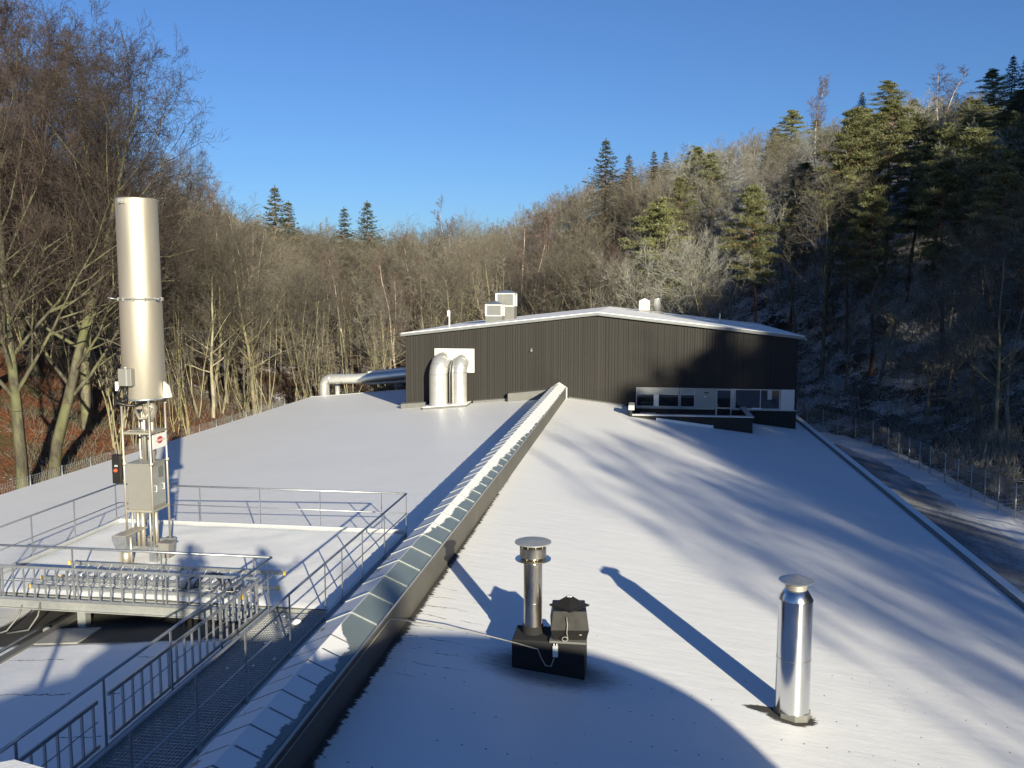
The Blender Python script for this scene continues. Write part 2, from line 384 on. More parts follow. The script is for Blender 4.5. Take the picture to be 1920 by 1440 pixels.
# ------------------------------------------------------------------ main hall with snowy roof
RX, RZ = -4.9, -6.35            # ridge
SL, SR = 0.09, 0.12
XL, XR = -25.8, 10.04
Y0, YE = 1.6, 66.0
def rz(x): return RZ - (SL * (RX - x) if x < RX else SR * (x - RX))
hall = empty('snowy_roofed_hall', (RX, Y0, -11.3), 'long low hall with a smooth snow covered shallow gable roof', 'building')
def slab(mb, x0, x1, y0, y1, th=0.25):
    mb.hexa([(x0, y0, rz(x0) - th), (x1, y0, rz(x1) - th), (x1, y1, rz(x1) - th), (x0, y1, rz(x0) - th),
             (x0, y0, rz(x0)), (x1, y0, rz(x1)), (x1, y1, rz(x1)), (x0, y1, rz(x0))])
TX0, TX1, TY0 = -0.42, 5.98, 49.0       # terrace sunk into the roof before the timber wall
g = MB()
def sheet(x0, x1, y0, y1, nx_=1, ny_=1):
    g.add([(x0, y0, rz(x0)), (x1, y0, rz(x1)), (x1, y1, rz(x1)), (x0, y1, rz(x0))], [(0, 1, 2, 3)])
sheet(XL, RX, Y0, YE); sheet(RX, TX0, Y0, YE); sheet(TX0, TX1, Y0, TY0); sheet(TX0, TX1, 53.2, YE); sheet(TX1, XR, Y0, YE)
o = g.build('roof', M['roof'], None); o.parent = hall; o.location = -Vector(hall.location); ORG[o.name] = Vector((0, 0, 0))
g = MB()
g.box(XL + 0.15, Y0 + 0.15, -11.5, XL + 0.4, YE - 0.15, rz(XL) - 0.03); g.box(XR - 0.4, Y0 + 0.15, -11.5, XR - 0.15, YE - 0.15, rz(XR) - 0.03)
for y in (Y0 + 0.1, YE - 0.4):
    g.prism([(XL + 0.15, -11.5), (XR - 0.15, -11.5), (XR - 0.15, rz(XR) - 0.03), (RX, RZ - 0.03), (XL + 0.15, rz(XL) - 0.03)], y, y + 0.3)
g.build('wall', M['wallp'], hall)
g = MB()
g.bar((XR - 0.16, Y0, rz(XR) + 0.05), (XR - 0.16, YE, rz(XR) + 0.05), 0.10, 0.16)
g.build('eaves_upstand', M['greyfl'], hall)
g = MB(); g.bar((XR + 0.08, Y0, rz(XR) + 0.0), (XR + 0.08, YE, rz(XR) + 0.0), 0.34, 0.14); g.build('snowy_gutter', M['snow'], hall)
g = MB(); g.bar((XL, Y0, rz(XL) - 0.12), (XL, YE, rz(XL) - 0.12), 0.12, 0.2); g.build('eaves_trim', M['snow'], hall)
g = MB(); g.prism([(XL, rz(XL) - 0.2), (XL, rz(XL) + 0.03), (RX, RZ + 0.03), (RX, RZ - 0.2)], YE, YE + 0.12)
g.build('verge_trim', M['trim'], hall)

# ------------------------------------------------------------------ timber-clad building on the hall
WY = 53.2; BX0, BX1, PX = -14.5, 9.1, -2.61
EZ, PZ = -2.66, -1.34; BYE = 74.0
def bz(x): return EZ + (PZ - EZ) * ((x - BX0) / (PX - BX0) if x < PX else (BX1 - x) / (BX1 - PX))
bld = empty('timber_clad_building', (PX, WY, -11.3), 'dark timber clad gabled building rising behind the snowy roof', 'building')
WZT, WZB = -5.68, -6.93
g = MB()
# wall core pieces round the window strip
g.prism([(BX0, -11.5), (-0.25, -11.5), (-0.25, bz(-0.25)), (PX, PZ), (BX0, EZ)], WY, WY + 0.2)
g.prism([(-0.25, WZT), (BX1 - 0.1, WZT), (BX1, EZ), (-0.25, bz(-0.25))], WY, WY + 0.2)
g.prism([(-0.25, -11.5), (4.46, -11.5), (4.46, WZB), (-0.25, WZB)], WY, WY + 0.2)
g.prism([(5.4, -11.5), (BX1 - 0.1, -11.5), (BX1 - 0.1, WZB), (5.4, WZB)], WY, WY + 0.2)
g.prism([(4.46, -11.5), (5.4, -11.5), (5.4, -7.8), (4.46, -7.8)], WY, WY + 0.2)
g.box(BX1 - 0.1, WY, -11.5, BX1, WY + 0.2, WZT)
g.box(BX0, WY + 0.2, -11.5, BX0 + 0.2, BYE, EZ); g.box(BX1 - 0.2, WY + 0.2, -11.5, BX1, BYE, EZ)
g.prism([(BX0, -11.5), (BX1, -11.5), (BX1, EZ), (PX, PZ), (BX0, EZ)], BYE, BYE + 0.2)
rb = random.Random(3); x = BX0 + 0.02
while x < BX1 - 0.1:                     # vertical boards standing proud of each other
    wd = rb.choice([0.09, 0.11, 0.13, 0.15]); d = rb.choice([0.018, 0.026, 0.034]); x1 = min(x + wd, BX1 - 0.02)
    zt = min(bz(x), bz(x1)) - 0.01
    segs = [(rz(x) - 1.0, zt)] if x1 < -0.27 else [(WZT + 0.02, zt), (-8.5, WZB - 0.02)]
    if 4.40 < x1 and x < 5.45: segs = [(WZT + 0.02, zt)]
    for a, b in segs: g.box(x, WY - d, a, x1, WY - 0.001, b)
    x = x1 + rb.choice([0.018, 0.03, 0.05])
y = WY + 0.3
while y < BYE:
    g.box(BX0 - 0.025, y, -9.2, BX0 - 0.001, y + 0.12, EZ - 0.02); y += 0.17
g.build('wall', M['clad'], bld)
g = MB(); oh = 0.22
for xa, xb in ((BX0 - oh, PX), (PX, BX1 + oh + 0.1)):
    za = bz(xa); zb = bz(xb)
    g.hexa([(xa, WY - oh, za + 0.02), (xb, WY - oh, zb + 0.02), (xb, BYE + oh, zb + 0.02), (xa, BYE + oh, za + 0.02),
            (xa, WY - oh, za + 0.17), (xb, WY - oh, zb + 0.17), (xb, BYE + oh, zb + 0.17), (xa, BYE + oh, za + 0.17)])
rf = g.build('roof', M['snow'], bld)
g = MB()
for xa, xb in ((BX0 - oh - 0.02, PX), (PX, BX1 + oh + 0.12)):
    za = bz(xa); zb = bz(xb)
    g.hexa([(xa, WY - oh - 0.05, za - 0.03), (xb, WY - oh - 0.05, zb - 0.03), (xb, WY - oh - 0.003, zb - 0.03), (xa, WY - oh - 0.003, za - 0.03),
            (xa, WY - oh - 0.05, za + 0.135), (xb, WY - oh - 0.05, zb + 0.135), (xb, WY - oh - 0.003, zb + 0.135), (xa, WY - oh - 0.003, za + 0.135)])
g.box(BX1 + oh + 0.10, WY - oh - 0.05, bz(BX1 + oh) - 0.10, BX1 + oh + 0.22, BYE + oh, bz(BX1 + oh) + 0.02)
g.build('fascia', M['fascia'], bld)
# flashing along the foot of the wall
def flash(x0, x1, y0, h, name='flashing', mat='greyfl'):
    g = MB(); z0, z1 = rz(x0), rz(x1)
    g.hexa([(x0, y0, z0 - 0.05), (x1, y0, z1 - 0.05), (x1, WY - 0.04, z1 - 0.05), (x0, WY - 0.04, z0 - 0.05),
            (x0, y0, z0 + h), (x1, y0, z1 + h), (x1, WY - 0.04, z1 + h + 0.05), (x0, WY - 0.04, z0 + h + 0.05)])
    g.build(name, M[mat], bld)
flash(-14.75, -13.1, 52.85, 0.30); flash(-10.2, -8.0, 53.0, 0.14); flash(-4.3, -0.8, 53.05, 0.06)
g = MB(); g.hexa([(-7.95, 52.5, rz(-7.95) - .05), (-5.3, 52.5, rz(-5.3) - .05), (-5.3, WY - .04, rz(-5.3) - .05), (-7.95, WY - .04, rz(-7.95) - .05),
                  (-7.95, 52.5, -6.12), (-5.3, 52.5, -5.83), (-5.3, WY - .04, -5.80), (-7.95, WY - .04, -6.09)])
g.build('ridge_flashing_box', M['greyfl'], bld)
# window strip
def window(x0, x1, zt, zb, bars=(), panel=None, nm='window'):
    g = MB(); fw = 0.06; yf = WY + 0.02
    for a, b, c, d in ((x0, zb, x1, zb + fw), (x0, zt - fw, x1, zt), (x0, zb + fw, x0 + fw, zt - fw), (x1 - fw, zb + fw, x1, zt - fw)):
        g.box(a, yf, b, c, yf + 0.1, d)
    for bx in bars: g.box(bx - 0.03, yf + 0.003, zb + fw, bx + 0.03, yf + 0.097, zt - fw)
    if panel: g.box(x0 + fw, yf + 0.003, panel - 0.05, x1 - fw, yf + 0.097, panel)
    fr = g.build(nm, M['winfr'], bld)
    g = MB(); g.box(x0 + fw * .5, yf + 0.05, zb + fw * .5, x1 - fw * .5, yf + 0.065, (panel or zt) - 0.03); g.build('pane', M['glass'], fr)
    if panel:
        g = MB(); g.box(x0 + fw, yf + 0.03, panel, x1 - fw, yf + 0.06, zt - fw); g.build('blind_panel', M['galvdull'], fr)
    return fr
wA = window(-0.24, 2.33, WZT, -6.86, (), -6.06)
g = MB(); g.box(0.82, WY + 0.025, -6.80, 1.12, WY + 0.062, -6.12); g.build('pale_reveal', M['white'], wA)
window(2.36, 3.26, WZT, -6.86, (), -6.06)
wB = window(5.56, 8.18, WZT - .02, -6.90, ())
g = MB(); g.box(7.02, WY + 0.03, -6.85, 7.07, WY + 0.05, -5.76); g.box(7.45, WY + 0.03, -6.3, 7.7, WY + 0.05, -5.76); g.build('inner_frame', M['winfr'], wB)
g = MB(); g.box(3.27, WY + 0.02, WZB, 4.46, WY + 0.1, WZT); o = g.build('wall_panel', M['galvdull'], bld)
g = MB(); g.box(3.78, WY - 0.04, -5.98, 4.05, WY + 0.02, -5.92); g.build('wall_lamp', M['black'], o)
g = MB(); g.lathe((0, 0, 0), [(0.05, 0), (0.05, 0.04)], 12); g.v = [(3.85 + a, WY - 0.03 + c, -6.18 + b) for a, b, c in g.v]; g.build('round_vent', M['white'], o)
g = MB(); g.box(8.2, WY - 0.01, WZB + 0.02, BX1 - 0.12, WY + 0.1, WZT - 0.01); g.build('wall_panel', M['trim'], bld)
g = MB(); g.box(-0.25, WY - 0.1, WZB - 0.02, 4.40, WY + 0.02, WZB + 0.05); g.box(5.5, WY - 0.1, WZB - 0.02, BX1, WY + 0.02, WZB + 0.03); g.build('sill', M['winfr'], bld)
g = MB(); x0, x1 = 4.47, 5.39
for a, b, c, d in ((x0, -7.78, x0 + .08, -5.7), (x1 - .08, -7.78, x1, -5.7), (x0 + .08, -5.80, x1 - .08, -5.7), (x0 + .08, -6.9, x1 - .08, -6.82), (x0 + .08, -7.78, x1 - .08, -7.6)):
    g.box(a, WY + 0.01, b, c, WY + 0.09, d)
g.box(5.40, WY + 0.0, -7.78, 5.54, WY + 0.1, WZT)
dr = g.build('door', M['winfr'], bld)
g = MB(); g.box(x0 + .07, WY + 0.04, -7.7, x1 - .07, WY + 0.055, -5.75); g.build('pane', M['glass'], dr)
g = MB(); g.box(4.57, WY - 0.03, -6.76, 4.60, WY + 0.01, -6.6); g.build('handle', M['stain'], dr)
g = MB(); g.box(6.55, WY - 0.1, -6.88, 7.1, WY - 0.0, -6.80); tag(g.build('snow_clump', M['snow'], None, (6.8, WY, -6.88)), 'small clump of snow on the sill of the big window', 'snow')
# wall camera
g = MB(); g.tube([(-6.58, WY - 0.03, -3.5), (-6.58, WY - 0.2, -3.53)], 0.07, 12); g.box(-6.62, WY - 0.04, -3.6, -6.54, WY, -3.4)
tag(g.build('wall_floodlight', M['cabinet'], None, (-6.58, WY, -3.5)), 'small round grey lamp fixed high on the dark timber wall', 'lamp')

# terrace
ter = empty('roof_terrace', (2.8, 51, -7.8), 'sunken terrace with dark parapet and pale metal coping before the window strip', 'terrace')
g = MB(); g.box(TX0, TY0, -7.9, TX1, WY, -7.8); g.build('floor', M['concrete'], ter)
g = MB(); cz = -6.80
g.box(TX0, TY0 - 0.12, -8.2, TX1 + 0.12, TY0 + 0.1, cz); g.box(TX0 - 0.12, TY0 - 0.12, -8.2, TX0, WY - 0.03, cz + 0.3); g.box(TX1, TY0 + 0.1, -8.2, TX1 + 0.12, WY - 0.03, cz)
g.build('parapet', M['clad'], ter)
g = MB(); g.box(TX0, TY0 - 0.17, cz, TX1 + 0.17, TY0 + 0.17, cz + 0.07); g.box(TX1 - 0.12, TY0 + 0.17, cz, TX1 + 0.17, WY - 0.1, cz + 0.068)
g.build('coping', M['trim'], ter)
g = MB(); g.box(TX0 - 0.2, TY0 - 0.17, cz + 0.3, TX0 + 0.12, TY0 + 1.2, cz + 0.56); g.build('end_coping', M['trim'], ter)
g = MB(); a, b = 0.9, 4.0
g.hexa([(a, TY0 - 0.20, rz(a) - .02), (b, TY0 - 0.20, rz(b) - .02), (b, TY0 - 0.125, rz(b) - .02), (a, TY0 - 0.125, rz(a) - .02),
        (a, TY0 - 0.20, rz(a) + .15), (b, TY0 - 0.20, rz(b) + .15), (b, TY0 - 0.125, rz(b) + .15), (a, TY0 - 0.125, rz(a) + .15)])
g.build('base_flashing', M['white'], ter)
def chair(x, y):
    c = empty('terrace_chair', (x, y, -7.8)); z = -7.8
    g = MB(); g.box(x - .22, y - .22, z + .42, x + .22, y + .22, z + .46); g.build('seat', M['black'], c)
    g = MB(); pts = [(x - .26 * math.cos(a), y - .1 - .16 * math.sin(a), z + .80 + .12 * math.sin(a)) for a in [math.pi * k / 8 for k in range(9)]]
    g.tube(pts, .025, 6)
    for k in range(1, 8): g.tube([pts[k], (pts[k][0] * .7 + x * .3, y - .2, z + .46)], .012, 5)
    g.build('backrest', M['black'], c)
    for sx in (-1, 1):
        g = MB(); g.tube([(x + sx * .26, y - .1, z + .80), (x + sx * .27, y + .2, z + .68), (x + sx * .24, y + .22, z + .44)], .02, 6); g.build('armrest', M['galvdull'], c)
        for sy in (-1, 1):
            g = MB(); g.tube([(x + sx * .2, y + sy * .2, z + .43), (x + sx * .25, y + sy * .24, z)], .018, 6); g.build('leg', M['galvdull'], c)
    return c
for lx, lab in ((1.28, 'terrace chair nearest the table behind the pale coping'), (1.98, 'middle one of the three terrace chairs behind the coping'), (2.72, 'terrace chair farthest from the table, nearest the door')):
    tag(chair(lx, 50.6), lab, 'chair', 'chairs on the roof terrace')
tb = empty('terrace_table', (0.45, 50.7, -7.8), 'low dark table with pale edge at the left end of the terrace', 'table')
g = MB(); g.box(0.02, 50.35, -6.98, 0.92, 51.1, -6.93); g.build('tabletop', M['galvdull'], tb)
for sx in (0.08, 0.86):
    for sy in (50.42, 51.03):
        g = MB(); g.box(sx - .02, sy - .02, -7.8, sx + .02, sy + .02, -6.98); g.build('leg', M['galvdull'], tb)

# ------------------------------------------------------------------ pair of ducts on the wall
dp = empty('wall_duct_pair', (-11.6, 52.3, -7.0), 'pair of fat pale insulated ducts bending into the dark wall', 'duct')
def elbow(x, r, ztop, zb, dx=0.0):
    g = MB(); yc = 52.2; R0 = r * 1.25; pts = [(x - dx, yc, zb), (x - dx, yc, ztop - r - R0)]
    for k in range(1, 7):
        a = math.pi / 2 * k / 6; pts.append((x - dx + dx * k / 6, yc + R0 * (1 - math.cos(a)), ztop - r - R0 + R0 * math.sin(a)))
    pts.append((x, WY - 0.05, ztop - r)); g.tube(pts, r, 28)
    o = sm_angle(g.build('duct', M['duct'], dp), 50)
    g = MB()
    for k in (1, 3, 5, 7):
        p = Vector(pts[k]); d = (Vector(pts[k + 1]) - Vector(pts[k - 1])).normalized(); g.tube([p - d * .015, p + d * .015], r + .012, 28)
    g.build('seam_band', M['galv'], o)
elbow(-12.05, 0.58, -3.66, -6.95, 0.12); elbow(-10.83, 0.47, -3.78, -6.85, 0.06)
g = MB(); g.box(-12.62, WY - 0.09, -4.92, -10.13, WY - 0.04, -3.46); g.build('wall_plate', M['white'], dp)
g = MB(); g.hexa([(-13.0, 51.45, rz(-13.0) - .02), (-10.3, 51.45, rz(-10.3) - .02), (-10.3, 52.9, rz(-10.3) - .02), (-13.0, 52.9, rz(-13.0) - .02),
                  (-13.0, 51.45, rz(-13.0) + .13), (-10.3, 51.45, rz(-10.3) + .13), (-10.3, 52.9, rz(-10.3) + .13), (-13.0, 52.9, rz(-13.0) + .13)])
tr = g.build('base_curb', M['greyfl'], dp)
g = MB(); g.hexa([(-13.0, 51.45, rz(-13.0) + .131), (-10.3, 51.45, rz(-10.3) + .131), (-10.3, 52.9, rz(-10.3) + .131), (-13.0, 52.9, rz(-13.0) + .131),
                  (-13.0, 51.45, rz(-13.0) + .17), (-10.3, 51.45, rz(-10.3) + .17), (-10.3, 52.9, rz(-10.3) + .17), (-13.0, 52.9, rz(-13.0) + .17)])
g.build('snow_cover', M['snow'], tr)
g = MB(); g.tube([(-11.38, 51.75, -6.85), (-11.38, 51.75, -4.9), (-11.33, 51.9, -4.3), (-11.2, 52.2, -4.0)], .035, 6); g.build('cable', M['cabinet'], dp)

# ducts behind the hall, left
bd = empty('rear_duct', (-24.9, 66.7, -11.3), 'silver duct rising behind the left roof edge and bending towards the dark building', 'duct')
g = MB(); g.tube([(-24.9, 66.8, -11.3), (-24.9, 66.8, -7.25), (-24.75, 66.8, -7.0), (-24.45, 66.8, -6.86), (-22.2, 66.7, -6.80), (-21.2, 66.9, -6.72), (-18.2, 67.6, -6.42), (-14.6, 68.0, -6.25)], .40, 22)
rd = sm_angle(g.build('duct_pipe', M['duct'], bd), 50)
g = MB(); g.tube([(-21.3, 66.95, -6.40), (-18.2, 67.62, -6.08), (-14.6, 68.02, -5.9)], .2, 10); g.build('snow_cover', M['snow'], rd)
g = MB()
for xx in (-24.4, -23.3, -22.2): g.tube([(xx - .02, 66.76, -6.85), (xx + .02, 66.76, -6.85)], .415, 22)
g.build('seam_band', M['galv'], rd)
g = MB(); g.tube([(-24.1, 67.6, -11.3), (-24.1, 67.6, -7.0)], .2, 14); g.build('riser_pipe', M['duct'], bd)
g = MB(); g.tube([(-21.4, 66.35, -7.16), (-18, 66.9, -6.95), (-14.6, 67.0, -6.8)], .11, 10); g.build('service_pipe', M['galvdull'], bd)

# roof vents
def turret(x, y, wd, z0, z1, z2, zc, lab):
    t = empty('roof_ventilator', (x, y, z0), lab, 'ventilator', 'louvred ventilators on the dark building'); h = wd / 2
    g = MB(); g.box(x - h, y - h, z0, x + h, y + h, z1); g.build('base_curb', M['greyfl'], t)
    g = MB(); c = h - .03
    for sx in (-1, 1):
        for sy in (-1, 1): g.box(x + sx * c - .05, y + sy * c - .05, z1, x + sx * c + .05, y + sy * c + .05, z2)
    g.box(x - h, y - h, z2 - .06, x + h, y + h, z2); g.box(x - h, y - h, z1 + .001, x + h, y + h, z1 + .06); g.build('frame', M['white'], t)
    g = MB(); k = z1 + .1
    while k < z2 - .1:
        g.box(x - h + .06, y - h + .02, k, x + h - .06, y + h - .02, k + .03); k += .055
    g.build('louvre', M['galvdull'], t)
    g = MB(); g.lathe((x, y, z2), [(h * 1.5, 0.001), (h * 1.5, .03), (.03, zc - z2)], 4, False, math.pi / 4); g.build('cap', M['galv'], t)
turret(-10.0, 60.2, 1.15, -2.1, -1.62, -0.84, -0.58, 'nearer, smaller louvred ventilator with pyramid cap on the left roof slope')
turret(-9.45, 61.8, 1.3, -2.1, -0.98, -0.08, 0.16, 'taller louvred ventilator with pyramid cap standing behind the smaller one')
t = empty('gabled_vent', (0.24, 69, -1.6), 'small white gabled vent box right of the roof ridge', 'ventilator')
g = MB(); g.box(-0.15, 68.6, -1.7, 0.62, 69.4, -1.36); g.build('base_curb', M['greyfl'], t)
g = MB(); g.prism([(-0.17, -1.36), (0.64, -1.36), (0.64, -0.66), (0.235, -0.47), (-0.17, -0.66)], 68.6, 69.4); g.build('body', M['white'], t)
g = MB(); g.box(-0.05, 68.56, -1.26, 0.52, 68.599, -0.74); g.build('louvre', M['galvdull'], t)
t = empty('stub_chimney', (1.22, 69, -1.7), 'short round pale chimney on a curb beside the gabled vent', 'chimney')
g = MB(); g.box(0.78, 68.5, -1.8, 1.6, 69.5, -1.44); g.build('base_curb', M['greyfl'], t)
g = MB(); g.lathe((1.2, 69, -1.44), [(.29, 0), (.23, .9), (.25, .92), (.25, .97)], 20); g.build('pipe', M['duct'], t)
g = MB(); g.tube([(-12.75, 58, -2.5), (-12.75, 58, -1.6)], .05, 8); g.box(-12.86, 57.92, -1.6, -12.70, 58.08, -1.22)
tag(g.build('vent_pipe', M['white'], None, (-12.75, 58, -2.5)), 'thin white pipe standing near the left eave of the dark building', 'pipe')
g = MB(); g.tube([(5.55, 64.5, -2.3), (5.55, 64.5, -1.5)], .06, 8)
tag(g.build('vent_pipe', M['galvdull'], None, (5.55, 64.5, -2.3)), 'thin grey pipe standing on the right slope of the dark building', 'pipe')

# ------------------------------------------------------------------ ridge skylight
sk = empty('ridge_skylight', (-4.88, 27, -6.4), 'long low ridge skylight with glazing bars, partly snow covered, running to the dark building', 'skylight')
KX, KZ, HW, KE = -4.88, -5.50, 0.45, -5.70; KY0, KY1 = 1.8, 53.05
g = MB(); g.box(KX - .43, KY0, -6.6, KX - .38, KY1, KE - .03); g.box(KX + .38, KY0, -6.6, KX + .43, KY1, KE - .03); g.box(KX - .38, KY0, -6.6, KX + .38, KY0 + .05, KE)
cu = g.build('curb', simple('skylight_curb_sheet', (0.105, 0.10, 0.088), .6, .2, .45, 1.1, 0.2), sk)
g = MB(); g.bar((KX + .445, KY0, KE - .035), (KX + .445, KY1, KE - .035), .05, .05); g.bar((KX - .445, KY0, KE - .035), (KX - .445, KY1, KE - .035), .05, .05)
g.build('eaves_rail', M['galv'], sk)
g = MB(); g.add([(KX, KY0, KZ), (KX, KY1, KZ), (KX + HW, KY1, KE), (KX + HW, KY0, KE), (KX - HW, KY0, KE), (KX - HW, KY1, KE)], [(0, 3, 2, 1), (0, 1, 5, 4), (0, 4, 3)])
o = g.build('glazing', M['glaz'], None); o.parent = sk; o.location = -Vector(sk.location)
y = 1.9 + 0.255; k = 0
barm = simple('pale_glazing_bar', (0.40, 0.42, 0.41), .4, .3)
while y < KY1:
    g = MB(); h = .015
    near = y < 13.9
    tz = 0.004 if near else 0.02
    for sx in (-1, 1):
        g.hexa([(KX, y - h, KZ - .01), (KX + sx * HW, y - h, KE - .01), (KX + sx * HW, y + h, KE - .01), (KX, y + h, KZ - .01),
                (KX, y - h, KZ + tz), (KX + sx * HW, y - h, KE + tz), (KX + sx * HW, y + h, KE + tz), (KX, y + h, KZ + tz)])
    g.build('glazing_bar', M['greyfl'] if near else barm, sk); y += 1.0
g = MB(); g.prism([(KX - .5, -6.45), (KX + .5, -6.45), (KX + .5, KE - .05), (KX, KZ + .06), (KX - .5, KE - .05)], KY1 - .0, KY1 + .1); g.build('end_cap', M['trim'], sk)
# conduit
g = MB(); g.tube([(-4.425, 3, -5.89), (-4.425, 14.75, -5.89), (-4.41, 14.9, -5.88), (-4.30, 14.97, -5.90), (-3.0, 15.0, -6.05), (-2.1, 14.92, -6.20), (-1.72, 14.88, -6.27), (-1.66, 14.87, -6.42), (-1.58, 14.86, -6.55), (-1.48, 14.86, -6.56), (-1.43, 14.87, -6.42)], .012, 7)
tag(g.build('electrical_conduit', M['cable'], None, (-4.4, 14.9, -5.9)), 'thin pale conduit running along the skylight curb and across to the black fan box', 'conduit')

# ------------------------------------------------------------------ black box with flue and fan
bx = empty('fan_curb_box', (-1.54, 15.3, -6.8), 'black felt covered roof box carrying a flue and a fan', 'roof box')
g = MB(); g.box(-2.2, 14.98, -7.0, -0.9, 15.7, -6.16); g.build('box', M['blackbox'], bx, bevel=.02)
g = MB(); g.box(-1.52, 14.93, -6.16, -0.87, 15.66, -6.125); g.build('fan_plate', M['greyfl'], bx)
g = MB(); g.box(-1.46, 14.93, -6.42, -1.37, 14.98, -6.22); g.tube([(-1.44, 14.95, -6.22), (-1.44, 14.95, -6.18)], .012, 6); g.tube([(-1.39, 14.95, -6.22), (-1.39, 14.95, -6.18)], .012, 6); g.build('switch_box', M['white'], bx)
fl = empty('flue_pipe', (-1.87, 15.4, -6.2), 'round steel flue with flat disc cap and collar rising from the black box', 'flue'); c = (-1.87, 15.4, 0)
def L(prof, nm, mat, par, c=c, n=32): return sm_angle(MB().lathe(c, prof, n).build(nm, M[mat], par), 35)
L([(.20, -6.2), (.19, -6.02)], 'rubber_boot', 'blackbox', fl)
L([(.168, -6.02), (.168, -4.86)], 'pipe', 'flue', fl)
L([(.172, -5.60), (.172, -5.585)], 'pipe_seam', 'flue', fl)
L([(.15, -4.86), (.15, -4.74)], 'inner_pipe', 'flue', fl)
L([(.325, -4.80), (.325, -4.785), (.20, -4.775)], 'lower_flange', 'flue', fl)
L([(.235, -4.745), (.24, -4.74), (.24, -4.575), (.235, -4.57)], 'collar', 'flue', fl)
L([(.20, -4.57), (.20, -4.50)], 'slotted_ring', 'black', fl)
g = MB()
for k in range(10):
    a = k * math.pi / 5; g.tube([(c[0] + .225 * math.cos(a), c[1] + .225 * math.sin(a), -4.575), (c[0] + .225 * math.cos(a), c[1] + .225 * math.sin(a), -4.49)], .012, 5)
for k in range(6):
    a = k * math.pi / 3; g.tube([(c[0] + .19 * math.cos(a), c[1] + .19 * math.sin(a), -4.86), (c[0] + .19 * math.cos(a), c[1] + .19 * math.sin(a), -4.75)], .012, 5)
g.build('spacer_rods', M['stain'], fl)
L([(.325, -4.495), (.33, -4.49), (.33, -4.475), (.10, -4.455), (.01, -4.45)], 'cap', 'galvdull', fl)
fn = empty('roof_fan', (-1.2, 15.3, -6.12), 'black faceted roof fan with snow dusted top beside the flue', 'fan'); c2 = (-1.2, 15.3, 0)
def LQ(prof, nm, rot, n): return MB().lathe(c2, prof, n, False, rot).build(nm, M['black'], fn)
LQ([(.40, -6.124), (.43, -6.06), (.475, -5.93), (.415, -5.60)], 'housing', math.pi / 4 + R(7), 4)
LQ([(.36, -5.60), (.36, -5.575)], 'neck', R(7), 4)
LQ([(.33, -5.60), (.33, -5.585), (.05, -5.42)], 'lid', R(7), 4)
g = MB()
for sx in (-.22, .22): g.tube([(c2[0] + sx - .03, 14.965, -6.0), (c2[0] + sx + .03, 14.965, -6.0)], .008, 5)
g.build('bolt_pair', M['stain'], fn)
L([(.05, -5.44), (.05, -5.415)], 'lid_knob', 'white', fn, c2, 10)
g = MB(); pts = [(-1.22, 14.95, -5.68), (-1.20, 14.92, -5.82), (-1.21, 14.90, -5.95), (-1.19, 14.89, -6.05)]
for k in range(12):
    a = k * math.pi / 5.5; pts.append((-1.24 + .05 * math.cos(a), 14.885, -6.06 + .04 * math.sin(a)))
g.tube(pts, .008, 5); g.build('cable_loop', M['cable'], fn)

# round duct on the right
du = empty('round_roof_duct', (2.68, 15.1, -7.27), 'shiny steel duct with conical rain cap standing alone on the right roof slope', 'duct'); c3 = (2.68, 15.1, 0)
L([(.32, -7.4), (.31, -7.16)], 'base_collar', 'greyfl', du, c3, 8)
L([(.285, -7.22), (.285, -5.20)], 'pipe', 'shiny', du, c3, 48)
L([(.288, -6.23), (.288, -6.215)], 'pipe_seam', 'flue', du, c3, 48)
L([(.29, -5.205), (.29, -5.19), (.19, -5.03), (.178, -5.02)], 'shoulder_cone', 'shiny', du, c3, 48)
L([(.18, -5.03), (.18, -4.93), (.165, -4.93), (.165, -4.97)], 'neck', 'stain', du, c3)
g = MB()
for k in range(4):
    a = k * math.pi / 2 + .5; g.tube([(c3[0] + .17 * math.cos(a), c3[1] + .17 * math.sin(a), -4.95), (c3[0] + .17 * math.cos(a), c3[1] + .17 * math.sin(a), -4.86)], .014, 5)
g.build('spacer_rods', M['stain'], du)
L([(.285, -4.885), (.29, -4.875), (.02, -4.765), (.005, -4.763)], 'rain_cap', 'galv', du, c3)

# ------------------------------------------------------------------ deck, walkway, guard rails
DZ = -6.38; DX0, DX1, DY0, DY1 = -14.25, -6.12, 16.42, 22.1
dk = empty('raised_deck', (-10, 19, -7), 'raised snow covered service deck inside the guard rails', 'deck')
def snow_slab(x0, y0, x1, y1, z, nx_, ny_, seed, base):
    g = MB(); rr = random.Random(seed)
    for j in range(ny_ + 1):
        for i in range(nx_ + 1):
            x = x0 + (x1 - x0) * i / nx_; y = y0 + (y1 - y0) * j / ny_
            e = min(x - x0, x1 - x, y - y0, y1 - y); h = z + 0.018 * mnoise.noise(Vector((x * 1.3, y * 1.3, seed))) + (-0.03 if e < 0.01 else 0)
            g.v.append((x, y, h))
    n = nx_ + 1
    g.f = [(j * n + i, j * n + i + 1, (j + 1) * n + i + 1, (j + 1) * n + i) for j in range(ny_) for i in range(nx_)]; g.sm = [True] * len(g.f)
    return g
snow_slab(DX0 + .06, DY0 + .02, DX1 - .03, DY1 - .05, DZ + .06, 54, 38, 2, 0).build('snow_cover', M['snow'], dk)
g = MB(); g.box(DX0, DY0, DZ - .1, DX1, DY1, DZ); g.build('deck_plate', M['galvdull'], dk)
g = MB(); g.box(DX0 - .04, DY1, DZ - .12, DX1, DY1 + .04, DZ + .13); g.box(DX0 - .04, DY0, DZ - .12, DX0, DY1, DZ + .13); g.box(DX1, 16.2, DZ - .16, DX1 + .04, DY1 + .04, DZ + .05)
g.build('kick_plate', M['trim'], dk)
